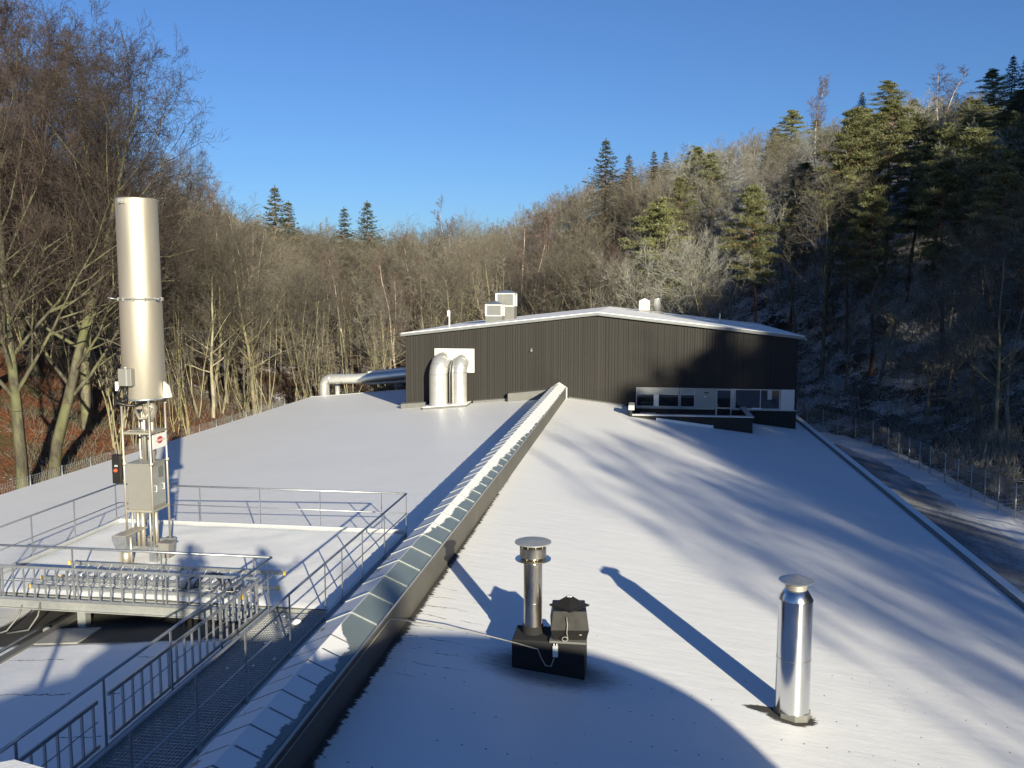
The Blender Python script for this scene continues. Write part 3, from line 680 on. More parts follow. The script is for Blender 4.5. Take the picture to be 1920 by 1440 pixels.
g = MB(); g.box(-14.6, 16.22, -6.60, -7.32, 16.42, -6.40); g.build('edge_beam', M['galvdull'], dk)
g = MB()
for z in (-6.60, -6.42): g.box(-14.6, 16.17, z, -7.32, 16.22, z + .02)
g.build('beam_flange', M['galvdull'], dk)
for px in (-11.43, -7.9, -14.3):
    g = MB(); g.box(px - .09, 16.22, -7.08 if px < -9 else -6.9, px + .09, 16.40, -6.60); q = g.build('leg', M['galvdull'], dk)
    g = MB(); g.tube([(px, 16.31, rz(px)), (px, 16.31, -6.9)], .025, 8); g.lathe((px, 16.31, rz(px)), [(.12, 0), (.12, .02)], 12); g.build('threaded_foot', M['galv'], q)
for px, py in ((-11.43, 21.6), (-7.9, 21.6), (-14.1, 21.6), (-11.43, 19), (-14.1, 19)):
    g = MB(); g.box(px - .06, py - .06, rz(px), px + .06, py + .06, DZ - .1); g.build('leg', M['galvdull'], dk)
# walkway
WX0, WX1 = -7.28, -6.10
wk = empty('grating_walkway', (-6.7, 9, -6.9), 'narrow steel grating walkway alongside the skylight leading to the deck', 'walkway')
g = MB(); y = 2.0
gm = simple('grating_steel', (0.42, 0.43, 0.44), .5, .5)
while y < 16.2: g.box(WX0 + .02, y, DZ - .035, WX1 - .02, y + .012, DZ - .005); y += .085
x = WX0 + .04
while x < WX1: g.box(x, 2.0, DZ - .032, x + .007, 16.2, DZ - .004); x += .055
g.build('grating', gm, wk)
g = MB(); g.box(WX0 - .01, 2, DZ - .16, WX0 + .02, 16.2, DZ + .10); g.box(WX1 - .02, 2, DZ - .16, WX1 + .0, 16.19, DZ + .02); g.build('side_channel', M['galvdull'], wk)
g = MB()
for yy in (3, 6, 9, 12, 15):
    for xx in (WX0 + .05, WX1 - .08): g.box(xx, yy, rz(xx) - .02, xx + .06, yy + .06, DZ - .16)
    g.box(WX0 + .02, yy, DZ - .15, WX1 - .02, yy + .06, DZ - .04)
g.build('support_frame', M['galvdull'], wk)
g = MB(); sn = random.Random(8)
for _ in range(7):
    cx_, cy_ = sn.uniform(WX0 + .2, WX1 - .15), sn.uniform(13.5, 16.1); g.lathe((cx_, cy_, DZ - .004), [(sn.uniform(.02, .05), 0), (.02, .025), (.003, .035)], 7)
g.lathe((-6.55, 15.75, DZ - .004), [(.12, 0), (.09, .05), (.01, .07)], 9)
tag(g.build('snow_lumps', M['snow'], None, (-6.6, 15.6, DZ)), 'few small snow lumps left on the dark grating by the deck', 'snow')

RT = -5.285
def rail(name, label, pts, posts, mid=True, post_h=None, zt=RT, flat=True):
    t = empty(name, (posts[0][0], posts[0][1], DZ), label, 'guard rail')
    g = MB(); g.tube([(x, y, zt) for x, y in pts], .024, 8); g.build('top_rail', M['galv'], t)
    if mid:
        g = MB(); g.tube([(x, y, (zt + DZ) / 2 + .02) for x, y in pts], .014, 6); g.build('mid_rail', M['galv'], t)
    for x, y in posts:
        g = MB(); g.bar((x, y, DZ - .14), (x, y, zt - .01), .05, .012 if flat else .05, (1, 0, 0)); g.bar((x, y, DZ - .14), (x, y, DZ + .03), .06, .03, (1, 0, 0)); g.build('post', M['galv'], t)
    return t
rail('guard_rail', 'guard rail along the skylight side of the walkway and deck', [(-6.06, 5.0), (-6.06, 22.15)], [(-6.06, y) for y in (6.2, 7.8, 9.4, 11.0, 12.55, 14.3, 16.06, 17.05, 18.4, 20.1, 22.1)])
rail('guard_rail', 'guard rail along the far edge of the snowy deck', [(-14.28, 22.15), (-6.06, 22.15)], [(x, 22.15) for x in (-13.55, -11.88, -10.15, -8.45, -6.75)])
rail('guard_rail', 'guard rail along the left edge of the snowy deck behind the steel stack', [(-14.28, 16.3), (-14.28, 22.15)], [(-14.28, y) for y in (22.0, 20.2, 18.6, 17.0)])
rail('guard_rail', 'guard rail above the near edge beam of the deck', [(-14.28, 16.3), (-7.26, 16.3)], [(x, 16.34) for x in (-14.2, -13.35, -11.65, -9.66, -7.66)], False)
rail('guard_rail', 'guard rail on the left side of the grating walkway, above the cable ladder', [(-7.26, 16.3), (-7.26, 8.7)], [(-7.26, y) for y in (16.1, 14.12, 12.45, 10.7, 8.97)], False)
rail('guard_rail', 'short guard rail end in the lower left corner of the view', [(-7.24, 8.35), (-7.24, 5.0)], [(-7.24, y) for y in (7.4, 5.6)], False)

def rack(label, a, b, z0, z1, step, brk=()):
    t = empty('cable_ladder', (a[0], a[1], z0), label, 'cable ladder'); a = Vector(a); b = Vector(b); d = (b - a); Ln = d.length; d.normalize()
    P = lambda s, z: (a.x + d.x * s, a.y + d.y * s, z)
    for z, w_, h_ in ((z1, .03, .055), (z0, .03, .055)):
        g = MB(); g.bar(P(0, z), P(Ln, z), w_, h_); g.build('side_rail', M['galv'], t)
    g = MB(); g.tube([P(0, (z0 * .45 + z1 * .55)), P(Ln, (z0 * .45 + z1 * .55))], .009, 5); g.build('wire', M['galvdull'], t)
    s = step * .4
    while s < Ln:
        g = MB(); g.bar(P(s, z0 + .02), P(s, z1 - .02), .022, .035, (d.y, -d.x, 0)); g.build('rung', M['galv'], t); s += step
rack('cable ladder on edge fixed along the near edge of the deck', (-13.25, 16.17), (-7.42, 16.17), -6.36, -5.69, .245)
rack('longer cable ladder on edge beside the walkway, reaching the deck corner', (-7.37, 10.95), (-7.37, 16.0), -6.28, -5.64, .25)
rack('shorter cable ladder on edge in the lower left corner of the view', (-7.37, 7.0), (-7.37, 10.7), -6.28, -5.64, .25)

# aluminium ladders and cables lying on the deck behind the cable ladder
def ladder(label, x0, x1, y, wd, z, tilt, step=.28):
    t = empty('aluminium_ladder', (x0, y, z), label, 'ladder', 'ladders lying on the deck')
    for s in (0, 1):
        zz = z + s * tilt; yy = y + s * wd
        g = MB(); g.bar((x0, yy, zz), (x1, yy, zz), .03, .08); q = g.build('side_rail', M['galv'], t)
        for xx, sx in ((x0, -1), (x1, 1)):
            g = MB(); g.box(min(xx, xx + sx * .05), yy - .02, zz - .044, max(xx, xx + sx * .05), yy + .02, zz + .044); g.build('end_cap', M['yellow'], q)
    x = x0 + .15; k = 0
    while x < x1 - .1:
        g = MB(); g.tube([(x, y, z), (x, y + wd, z + tilt)], .015, 6); g.build('rung', M['galv'], t); x += step
    return t
ladder('aluminium ladder lying flat on the deck next to the near cable ladder', -12.85, -8.1, 16.62, .40, DZ + .12, .05)
ladder('aluminium ladder propped against the one beside it on the deck, with yellow end at right', -12.55, -7.55, 17.2, .34, DZ + .14, .22)
g = MB()
for k in range(19):
    x = -12.3 + k * .24; g.bar((x, 16.9, DZ + .15), (x + .22, 17.45, DZ + .33), .025, .03)
tag(g.build('bracing_lattice', M['galv'], None, (-10, 17.2, DZ)), 'row of slanting aluminium braces between the ladders lying on the deck', 'bracing')
g = MB()
for k, (ox, oy) in enumerate(((0, 0), (.08, .05), (-.1, -.04))):
    pts = [(-8.9 + ox + .35 * math.cos(a) * (1 + .1 * k), 16.85 + oy + .12 * math.sin(a), DZ + .18 + .28 * max(0, math.sin(a))) for a in [math.pi * q / 9 for q in range(10)]]
    g.tube([(-9.6 + ox, 16.8, DZ + .13)] + pts[::-1] + [(-8.3 + ox, 16.8, DZ + .13)], .02, 6)
tag(g.build('cable_bundle', M['black'], None, (-8.9, 16.85, DZ)), 'black cables looping up over the ladders on the deck', 'cable')
g = MB(); g.tube([(-12.75, 16.3, -6.4), (-12.8, 16.12, -6.75), (-12.95, 15.95, -7.0), (-13.2, 15.8, -7.06)], .02, 7); g.tube([(-12.35, 16.25, -6.4), (-12.33, 16.1, -6.7), (-12.45, 15.95, -6.95), (-12.9, 15.9, -7.03)], .02, 7)
tag(g.build('hanging_cable', M['greyfl'], None, (-12.7, 16.1, -6.8)), 'grey cables hanging down from the near deck beam at left', 'cable')
# pipe on the roof below the deck
g = MB(); g.tube([(-12.1, 4, rz(-12.1) + .13), (-12.1, 17.2, rz(-12.1) + .13)], .035, 10)
pb = empty('roof_pipe', (-12.1, 10, rz(-12.1)), 'thin steel pipe in a dark trough crossing the roof at lower left', 'pipe'); g.build('pipe', M['galv'], pb)
g = MB(); g.box(-12.1 + .05, 4, rz(-12.05) - .02, -11.86, 17.2, rz(-12.05) + .06); g.build('trough', M['greyfl'], pb)
g = MB()
for yy in (6, 8.5, 11, 13.5, 16): g.box(-12.16, yy, rz(-12.16) - .01, -12.04, yy + .05, rz(-12.1) + .1)
g.build('pipe_clip', M['galvdull'], pb)
g = MB(); g.hexa([(-11.85, 15.3, rz(-11.85) - .02), (-10.9, 15.3, rz(-10.9) - .02), (-10.9, 16.1, rz(-10.9) - .02), (-11.85, 16.1, rz(-11.85) - .02), (-11.85, 15.3, rz(-11.85) + .03), (-10.9, 15.3, rz(-10.9) + .03), (-10.9, 16.1, rz(-10.9) + .03), (-11.85, 16.1, rz(-11.85) + .03)])
tag(g.build('paving_slab', M['concrete'], None, (-11, 15.8, rz(-11))), 'flat pad under the foot of the deck leg', 'slab')
# snowy stair landing close to the camera, lower left corner
ld = empty('stair_landing', (-4.5, 4, -6.4), 'snow topped corner of a landing at the very bottom left of the view', 'landing')
g = MB(); a = R(-14); ca, sa = math.cos(a), math.sin(a)
def rot(px, py): return (-3.95 + px * ca - py * sa, 4.86 + px * sa + py * ca)
q = [rot(-1.4, -1.2), rot(1.0, -1.2), rot(1.0, 0), rot(-0.0, 0)]; q[0] = rot(-1.1, -1.2)
g.hexa([(x, y, -3.12) for x, y in q] + [(x, y, -3.04) for x, y in q]); g.build('plate', M['galvdull'], ld)
g = MB(); g.hexa([(x, y, -3.038) for x, y in q] + [(x, y, -2.99) for x, y in q]); g.build('snow_cover', M['snow'], ld)
for x, y in (q[0], q[1]):
    g = MB(); x_, y_ = (x + .1, y + .1) if x < -4 else (x - .1, y + .1); g.box(x_ - .04, y_ - .04, rz(x_) if x_ < -5.4 or x_ > -4.3 else -6.3, x_ + .04, y_ + .04, -3.12); g.build('leg', M['galvdull'], ld)

# ------------------------------------------------------------------ gas flare stack on the deck
fs = empty('flare_stack', (-11.6, 19.15, DZ), 'tall stainless steel flare stack on a pipe frame standing on the snowy deck', 'flare stack')
fc = (-11.56, 19.15, 0)
g = MB(); g.lathe(fc, [(.465, -2.46), (.475, -2.44), (.470, -.2), (.470, -.17)], 56); sm_angle(g.build('lower_shell', M['stain'], fs), 35)
g = MB(); g.lathe(fc, [(.46, -.15), (.456, 2.12), (.44, 2.14), (.43, 2.0)], 56); sm_angle(g.build('upper_shell', M['stain'], fs), 35)
g = MB(); g.lathe(fc, [(.485, -.185), (.485, -.165)], 56); g.lathe(fc, [(.485, -.150), (.485, -.135)], 56)
for k in range(12):
    a = k * math.pi / 6 + .2; g.box(fc[0] + .485 * math.cos(a) - .018, fc[1] + .485 * math.sin(a) - .018, -.2, fc[0] + .485 * math.cos(a) + .018, fc[1] + .485 * math.sin(a) + .018, -.12)
g.build('flange', M['galvdull'], fs)
g = MB(); g.tube([(fc[0] - .33, fc[1] - .42, -.16), (fc[0] - .50, fc[1] - .52, -.12)], .015, 6); g.tube([(fc[0] + .42, fc[1] - .2, -.16), (fc[0] + .60, fc[1] - .25, -.15)], .015, 6); g.build('flange_bolt', M['galv'], fs)
g = MB(); g.box(-11.72, 18.66, 2.00, -11.56, 18.71, 2.10); g.tube([(-11.66, 18.67, 2.05), (-11.66, 18.62, 2.05)], .03, 8); g.build('lifting_bracket', M['galvdull'], fs)
g = MB(); g.lathe(fc, [(.49, -2.50), (.49, -2.46)], 40); g.build('base_ring', M['galv'], fs)
for s in (1,):
    g = MB(); g.add([(fc[0] + .47, fc[1] - .02, -2.46), (fc[0] + .64, fc[1] - .06, -2.46), (fc[0] + .58, fc[1] - .05, -2.2), (fc[0] + .50, fc[1] - .02, -2.08), (fc[0] + .47, fc[1] + .02, -2.46), (fc[0] + .64, fc[1] + .10, -2.46), (fc[0] + .58, fc[1] + .10, -2.2), (fc[0] + .50, fc[1] + .02, -2.08)],
                  [(3, 2, 1, 0), (4, 5, 6, 7), (0, 1, 5, 4), (1, 2, 6, 5), (2, 3, 7, 6), (3, 0, 4, 7)]); g.build('air_scoop', M['white'], fs)
LEG = [(-11.95, 18.8), (-11.27, 18.8), (-11.27, 19.5), (-11.95, 19.5)]
for x, y in LEG:
    g = MB(); g.tube([(x, y, -5.95), (x, y, -2.5)], .026, 10)
    for zz in (-2.62, -3.98, -4.0): g.tube([(x - .05, y, zz), (x + .05, y, zz)], .012, 6)
    g.tube([(x, y, -4.04), (x, y, -3.98)], .033, 10); g.build('frame_leg', M['stain'], fs)
for z in (-3.27, -5.12):
    for i in range(4):
        g = MB(); a, b = LEG[i], LEG[(i + 1) % 4]; g.bar((a[0], a[1], z), (b[0], b[1], z), .04, .05); g.build('cross_brace', M['stain'], fs)
g = MB(); g.box(-11.93, 19.0, -3.26, -11.3, 19.48, -3.24); g.build('shelf_plate', M['stain'], fs)
cb = MB(); cb.box(-11.92, 18.84, -5.12, -11.31, 19.46, -4.02); cab = cb.build('burner_cabinet', M['cabinet'], fs, bevel=.012)
g = MB(); g.box(-11.308, 18.88, -5.02, -11.29, 19.42, -4.1); d_ = g.build('cabinet_door', M['galvdull'], cab)
for y in (18.95, 19.28):
    g = MB(); g.tube([(-11.29, y, -4.68), (-11.24, y, -4.68), (-11.24, y, -4.54), (-11.29, y, -4.54)], .011, 6); g.build('handle', M['white'], d_)
g = MB(); g.box(-11.289, 19.12, -4.38, -11.283, 19.34, -4.12); g.build('vent_grille', M['greyfl'], d_)
g = MB(); g.box(-11.94, 18.82, -4.015, -11.29, 19.48, -4.0); g.build('cabinet_lid', M['galvdull'], cab)
g = MB()
for x, y, r, a, b in ((-11.58, 19.1, .035, -4.0, -2.5), (-11.45, 19.2, .06, -4.0, -2.5), (-11.75, 19.3, .03, -4.0, -2.5), (-11.78, 19.0, .04, -6.1, -5.12), (-11.66, 19.0, .055, -6.1, -5.12), (-11.50, 19.05, .025, -6.1, -5.12), (-11.38, 19.1, .05, -6.1, -5.12), (-11.86, 18.9, .02, -6.1, -5.12)):
    q = MB(); q.tube([(x, y, a), (x, y, b)], r, 12); q.build('gas_pipe', M['stain'], fs)
g.lathe((-11.45, 19.15, -2.95), [(.06, -.1), (.15, .12), (.16, .25), (.10, .38)], 16)
g.build('pipe_reducer', M['stain'], fs)
g = MB(); g.tube([(-11.72, 18.98, -2.75), (-11.6, 18.95, -2.95), (-11.45, 18.98, -2.93), (-11.33, 19.02, -2.7)], .035, 8); g.box(-11.65, 18.9, -2.72, -11.55, 19.0, -2.58); g.build('pipe_clamp', M['stain'], fs)
# sensors and boxes
g = MB(); g.box(-11.83, 18.52, -2.14, -11.50, 18.72, -1.74); jb = g.build('junction_box', M['cabinet'], fs, bevel=.015)
g = MB(); g.box(-11.62, 18.50, -2.13, -11.605, 18.519, -1.75); g.tube([(-11.68, 18.6, -1.74), (-11.68, 18.6, -1.70)], .03, 8); g.build('lid_seam', M['trim'], jb)
g = MB(); g.box(-12.02, 18.70, -2.27, -11.86, 18.82, -2.06); g.build('terminal_box', M['white'], fs)
g = MB()
g.tube([(-11.80, 18.60, -2.14), (-11.86, 18.56, -2.32), (-11.98, 18.60, -2.42), (-11.97, 18.66, -2.54), (-11.80, 18.72, -2.60), (-11.62, 18.78, -2.62), (-11.52, 18.95, -2.6)], .035, 8)
g.tube([(-11.66, 18.60, -2.14), (-11.64, 18.54, -2.30), (-11.72, 18.52, -2.44), (-11.84, 18.56, -2.46), (-11.94, 18.66, -2.5)], .028, 8)
g.tube([(-11.74, 18.60, -2.14), (-11.70, 18.5, -2.28), (-11.62, 18.52, -2.38), (-11.68, 18.62, -2.5), (-11.9, 18.7, -2.56)], .022, 8)
g.build('hose', M['black'], fs)
g = MB(); g.box(-12.20, 18.70, -4.46, -11.98, 18.84, -3.78); cbx = g.build('control_box', M['black'], fs, bevel=.012)
g = MB(); g.lathe((0, 0, 0), [(.045, 0), (.045, .03)], 14); g.v = [(-12.09 + a, 18.70 - c, -4.14 + b) for a, b, c in g.v]; g.build('red_switch', M['red'], cbx)
g = MB(); g.box(-12.13, 18.655, -4.155, -12.05, 18.668, -4.125); g.build('switch_bar', M['orange'], cbx)
g = MB()
for r_ in range(2):
    for q_ in range(3): g.box(-12.125 + q_ * .027, 18.692, -4.03 - r_ * .024, -12.107 + q_ * .027, 18.699, -4.015 - r_ * .024)
g.build('button_marks', M['white'], cbx)
g = MB(); g.bar((-12.0, 18.8, -4.4), (-11.93, 18.8, -4.4), .03, .05); g.bar((-12.0, 18.8, -3.85), (-11.93, 18.8, -3.85), .03, .05); g.build('bracket', M['galvdull'], cbx)
g = MB(); g.lathe((-11.83, 19.75, -4.0), [(.10, -.3), (.10, 0), (.13, .05), (.13, .5), (.03, .6)], 18); g.build('motor', M['galvdull'], fs)
# maker's plate: white with a red oval emblem crossed by a bar
g = MB(); g.box(-11.245, 18.86, -3.66, -11.235, 19.46, -3.32); sg = g.build('sign', M['white'], fs)
g = MB(); nn = 20; vs = [(-11.230, 19.16 + .13 * math.cos(2 * math.pi * k / nn), -3.47 + .085 * math.sin(2 * math.pi * k / nn)) for k in range(nn)] + [(-11.234, 19.16 + .13 * math.cos(2 * math.pi * k / nn), -3.47 + .085 * math.sin(2 * math.pi * k / nn)) for k in range(nn)]
g.add(vs, [tuple(range(nn))] + [(k, nn + k, nn + (k + 1) % nn, (k + 1) % nn) for k in range(nn)]); g.build('emblem_oval', M['red'], sg)
g = MB(); g.box(-11.2295, 18.93, -3.495, -11.226, 19.39, -3.455); g.build('emblem_band', M['white'], sg)
g = MB()
for k in range(9):
    g.box(-11.2255, 18.96 + k * .047, -3.487, -11.2235, 18.985 + k * .047, -3.463)
g.build('emblem_marks', M['red'], sg)
# base
g = MB()
for a, b in ((LEG[0], LEG[1]), (LEG[3], LEG[2])): g.bar((a[0] - .12, a[1], -6.0), (b[0] + .12, b[1], -6.0), .10, .08)
for a, b in ((LEG[0], LEG[3]), (LEG[1], LEG[2])): g.bar((a[0], a[1] - .15, -5.99), (b[0], b[1] + .15, -5.99), .10, .075)
for x, y in LEG: g.box(x - .1, y - .1, -5.955, x + .1, y + .1, -5.93)
g.build('base_frame', M['galv'], fs)
for x, y in LEG:
    g = MB(); g.box(x - .09, y - .09, DZ + .03, x + .09, y + .09, -6.04); g.build('foot', M['galv'], fs)
g = MB()      # curved trough unit in front of the left leg
pr = [(-12.06, -5.62)] + [(-12.06 + .30 * (1 - math.cos(a)), -5.66 - .34 * math.sin(a)) for a in [math.pi / 2 * k / 6 for k in range(7)]] + [(-11.70, -6.0), (-11.70, -5.62)]
g.prism(pr, 18.35, 18.75); g.build('blower_housing', M['galv'], fs)
g = MB(); g.hexa([(-12.03, 18.36, -5.62), (-11.72, 18.36, -5.62), (-11.45, 18.85, -5.52), (-11.76, 18.85, -5.52), (-12.03, 18.36, -5.605), (-11.72, 18.36, -5.605), (-11.45, 18.85, -5.505), (-11.76, 18.85, -5.505)]); g.build('blower_lid', M['stain'], fs)
g = MB(); g.tube([(-11.78, 18.45, DZ + .05), (-11.78, 18.45, -5.95)], .10, 14); g.tube([(-11.63, 18.42, DZ + .05), (-11.63, 18.42, -5.64)], .03, 10); g.box(-11.98, 18.5, DZ + .05, -11.86, 18.62, -6.0); g.build('blower_pipe', M['stain'], fs)
g = MB(); g.box(-11.12, 18.7, -6.2, -10.86, 18.95, -5.86); g.box(-11.13, 18.68, -5.86, -10.80, 19.0, -5.84); g.build('valve_box', M['cabinet'], fs)

# ------------------------------------------------------------------ fences
def fence(name, label, pts, zf, n_sub=1, gauge=.006):
    t = empty(name, (pts[0][0], pts[0][1], zf(pts[0])), label, 'fence')
    for x, y in pts:
        z = zf((x, y)); g = MB(); g.tube([(x, y, z - .3), (x, y, z + 2.05)], .035, 8); g.build('post', M['galv'], t)
    g = MB()
    for (x0, y0), (x1, y1) in zip(pts, pts[1:]):
        z0, z1 = zf((x0, y0)), zf((x1, y1))
        for h in [0.05 + .18 * k for k in range(11)] + [1.98]:
            g.tube([(x0, y0, z0 + h), (x1, y1, z1 + h)], gauge if h < 1.9 else .012, 3, False)
        m = 14
        for k in range(m):
            for s in (0, 1):
                a = k / m; b = (k + 2) / m; b = min(b, 1.0)
                za, zb = (0.05, 1.98) if s else (1.98, 0.05)
                g.tube([(x0 + (x1 - x0) * a, y0 + (y1 - y0) * a, z0 + (z1 - z0) * a + za), (x0 + (x1 - x0) * b, y0 + (y1 - y0) * b, z0 + (z1 - z0) * b + zb)], gauge * .8, 3, False)
    g.build('wire_mesh', M['galvdull'], t)
rp = [(18.9, 39.0), (18.6, 41.2), (18.4, 43.3), (18.2, 45.2), (18.1, 47.0), (17.95, 48.4), (17.8, 49.9), (17.65, 51.5), (17.55, 53.3), (17.5, 55.8), (17.35, 57.3), (17.2, 59.0), (17.1, 61.0), (16.95, 63.0), (16.6, 65.6), (15.9, 67.8), (15.1, 69.9), (14.4, 72.0), (13.6, 74.2), (12.8, 76.4)]
fence('wire_fence', 'tall wire mesh fence on thin posts along the yard right of the hall', rp, lambda p: -11.3)
lp = [(-28.9, 26 + 2.35 * k) for k in range(19)]
fence('wire_fence', 'wire mesh fence below the leaf covered bank left of the snowy roof', lp, lambda p: -10.75, gauge=.005)

# ------------------------------------------------------------------ tank with two people, behind the camera (they cast the near shadows)
tk = empty('storage_tank', (4.7, -6.5, -11.3), 'big round tank behind the viewpoint whose curved shadow falls on the near roof', 'tank')
g = MB(); g.lathe((4.7, -6.5, 0), [(7.17, -11.4), (7.17, -1.75)], 96); sm_angle(g.build('shell', M['concrete'], tk))
g = MB(); g.lathe((4.7, -6.5, 0), [(7.2, -1.75), (7.2, -1.62), (6.9, -1.6), (.1, -1.45)], 96); sm_angle(g.build('lid', M['snow'], tk))
g = MB(); g.box(-1.3, -2.0, -1.72, 2.6, 0.06, -1.62); g.build('landing', M['galvdull'], tk)
for x, y in ((-1.2, -.05), (-1.2, -1.9)):
    g = MB(); g.box(x - .05, y - .05, -11.4, x + .05, y + .05, -1.72); g.build('landing_leg', M['galvdull'], tk)

def person(x, y, z, yaw, label, holding):
    t = empty('person', (x, y, z), label, 'person', None)
    J = {'pel': (0, 0, .95), 'sp': (0, 0, 1.15), 'ch': (0, 0, 1.38), 'nk': (0, 0, 1.50), 'hd': (0, .02, 1.60), 'tp': (0, .01, 1.74),
         'lh': (-.11, 0, .90), 'lk': (-.13, .03, .50), 'la': (-.14, 0, .09), 'lt': (-.15, .16, .05), 'rh': (.11, 0, .90), 'rk': (.13, .03, .50), 'ra': (.14, 0, .09), 'rt': (.15, .16, .05),
         'ls': (-.19, 0, 1.42), 'rs': (.19, 0, 1.42)}
    if holding: J.update({'le': (-.24, .16, 1.22), 'lw': (-.08, .26, 1.50), 're': (.24, .16, 1.22), 'rw': (.08, .26, 1.50)})
    else: J.update({'le': (-.30, .05, 1.16), 'lw': (-.22, .22, 1.05), 're': (.38, .10, 1.35), 'rw': (.55, .28, 1.45)})
    rad = {'pel': .16, 'sp': .145, 'ch': .17, 'nk': .06, 'hd': .095, 'tp': .07, 'lh': .10, 'lk': .065, 'la': .045, 'lt': .04, 'rh': .10, 'rk': .065, 'ra': .045, 'rt': .04, 'ls': .08, 'rs': .08, 'le': .055, 're': .055, 'lw': .038, 'rw': .038}
    E_ = [('pel', 'sp'), ('sp', 'ch'), ('ch', 'nk'), ('nk', 'hd'), ('hd', 'tp'), ('pel', 'lh'), ('lh', 'lk'), ('lk', 'la'), ('la', 'lt'), ('pel', 'rh'), ('rh', 'rk'), ('rk', 'ra'), ('ra', 'rt'), ('ch', 'ls'), ('ls', 'le'), ('le', 'lw'), ('ch', 'rs'), ('rs', 're'), ('re', 'rw')]
    ks = list(J); 
    P = dict(J); R_ = dict(rad)
    for s, w_ in ((-1, 'lw'), (1, 'rw')):
        b = Vector(J[w_]); pm = w_ + 'p'; P[pm] = tuple(b + Vector((0, .04, .05))); R_[pm] = .032; E_.append((w_, pm))
        for k in range(4):
            f1 = w_ + 'f%d' % k; f2 = f1 + 't'; P[f1] = tuple(b + Vector(((k - 1.5) * .02, .06, .10 - abs(k - 1.2) * .006))); P[f2] = tuple(b + Vector(((k - 1.5) * .022, .045, .135 - abs(k - 1.2) * .01)))
            R_[f1] = .009; R_[f2] = .008; E_ += [(pm, f1), (f1, f2)]
        f1 = w_ + 'th'; P[f1] = tuple(b + Vector((-s * .05, .05, .06))); R_[f1] = .010; E_.append((pm, f1))
    ks = list(P); me = bpy.data.meshes.new('body'); me.from_pydata([P[k] for k in ks], [(ks.index(a), ks.index(b)) for a, b in E_], [])
    o = bpy.data.objects.new('body', me); COL.objects.link(o); o.parent = t; me.materials.append(M['jacket'])
    sk_ = o.modifiers.new('skin', 'SKIN'); 
    for i, k in enumerate(ks): me.skin_vertices[0].data[i].radius = (R_[k], R_[k]); me.skin_vertices[0].data[i].use_root = (k == 'pel')
    ss = o.modifiers.new('sub', 'SUBSURF'); ss.levels = 1; ss.render_levels = 1
    g = MB(); g.lathe((0, 0, 1.62), [(.105, .02), (.112, .07), (.10, .13), (.06, .165), (.01, .175)], 16); h = g.build('woolly_hat', M['black'], t); ORG[h.name] = Vector((0, 0, 0)); h.location = (0, 0, 0)
    h.data.transform(Matrix.Translation(ORG[t.name]))
    t.rotation_euler = (0, 0, yaw); t.scale = (1.3, 1.15, 1.06); return t
person(0.02, -.36, -1.62, R(8), 'person standing on the tank landing holding a phone up to the scene, behind the viewpoint', True)
person(1.95, -.45, -1.62, R(-20), 'person with one arm raised on the tank landing, right of the photographer', False)

# ------------------------------------------------------------------ trees
def np_mesh(name, V, F, mat, smooth=True):
    V = np.asarray(V, np.float32).reshape(-1, 3); F = np.asarray(F, np.int32); k = F.shape[1]
    me = bpy.data.meshes.new(name); me.vertices.add(len(V)); me.vertices.foreach_set('co', V.ravel())
    me.loops.add(F.size); me.loops.foreach_set('vertex_index', F.ravel())
    me.polygons.add(len(F)); me.polygons.foreach_set('loop_start', np.arange(0, F.size, k, dtype=np.int32))
    me.polygons.foreach_set('use_smooth', np.full(len(F), smooth)); me.materials.append(mat); me.update(calc_edges=True); return me
def seg_arrays(S, n=3):
    S = np.asarray(S, np.float64); p0, p1, r0, r1 = S[:, 0:3], S[:, 3:6], S[:, 6], S[:, 7]
    d = p1 - p0; d /= np.linalg.norm(d, axis=1)[:, None] + 1e-9
    u = np.where(np.abs(d[:, 2:3]) < 0.9, [[0, 0, 1.0]], [[1.0, 0, 0]]); x = np.cross(d, u); x /= np.linalg.norm(x, axis=1)[:, None]; y = np.cross(d, x)
    m = len(S); V = np.zeros((m, 2 * n, 3))
    for k in range(n):
        a = 2 * math.pi * k / n; c = x * math.cos(a) + y * math.sin(a)
        V[:, k] = p0 + c * r0[:, None]; V[:, n + k] = p1 + c * r1[:, None]
    base = (np.arange(m) * 2 * n)[:, None]
    F = np.concatenate([base + np.array([[k, (k + 1) % n, n + (k + 1) % n, n + k]]) for k in range(n)])
    return V.reshape(-1, 3), F

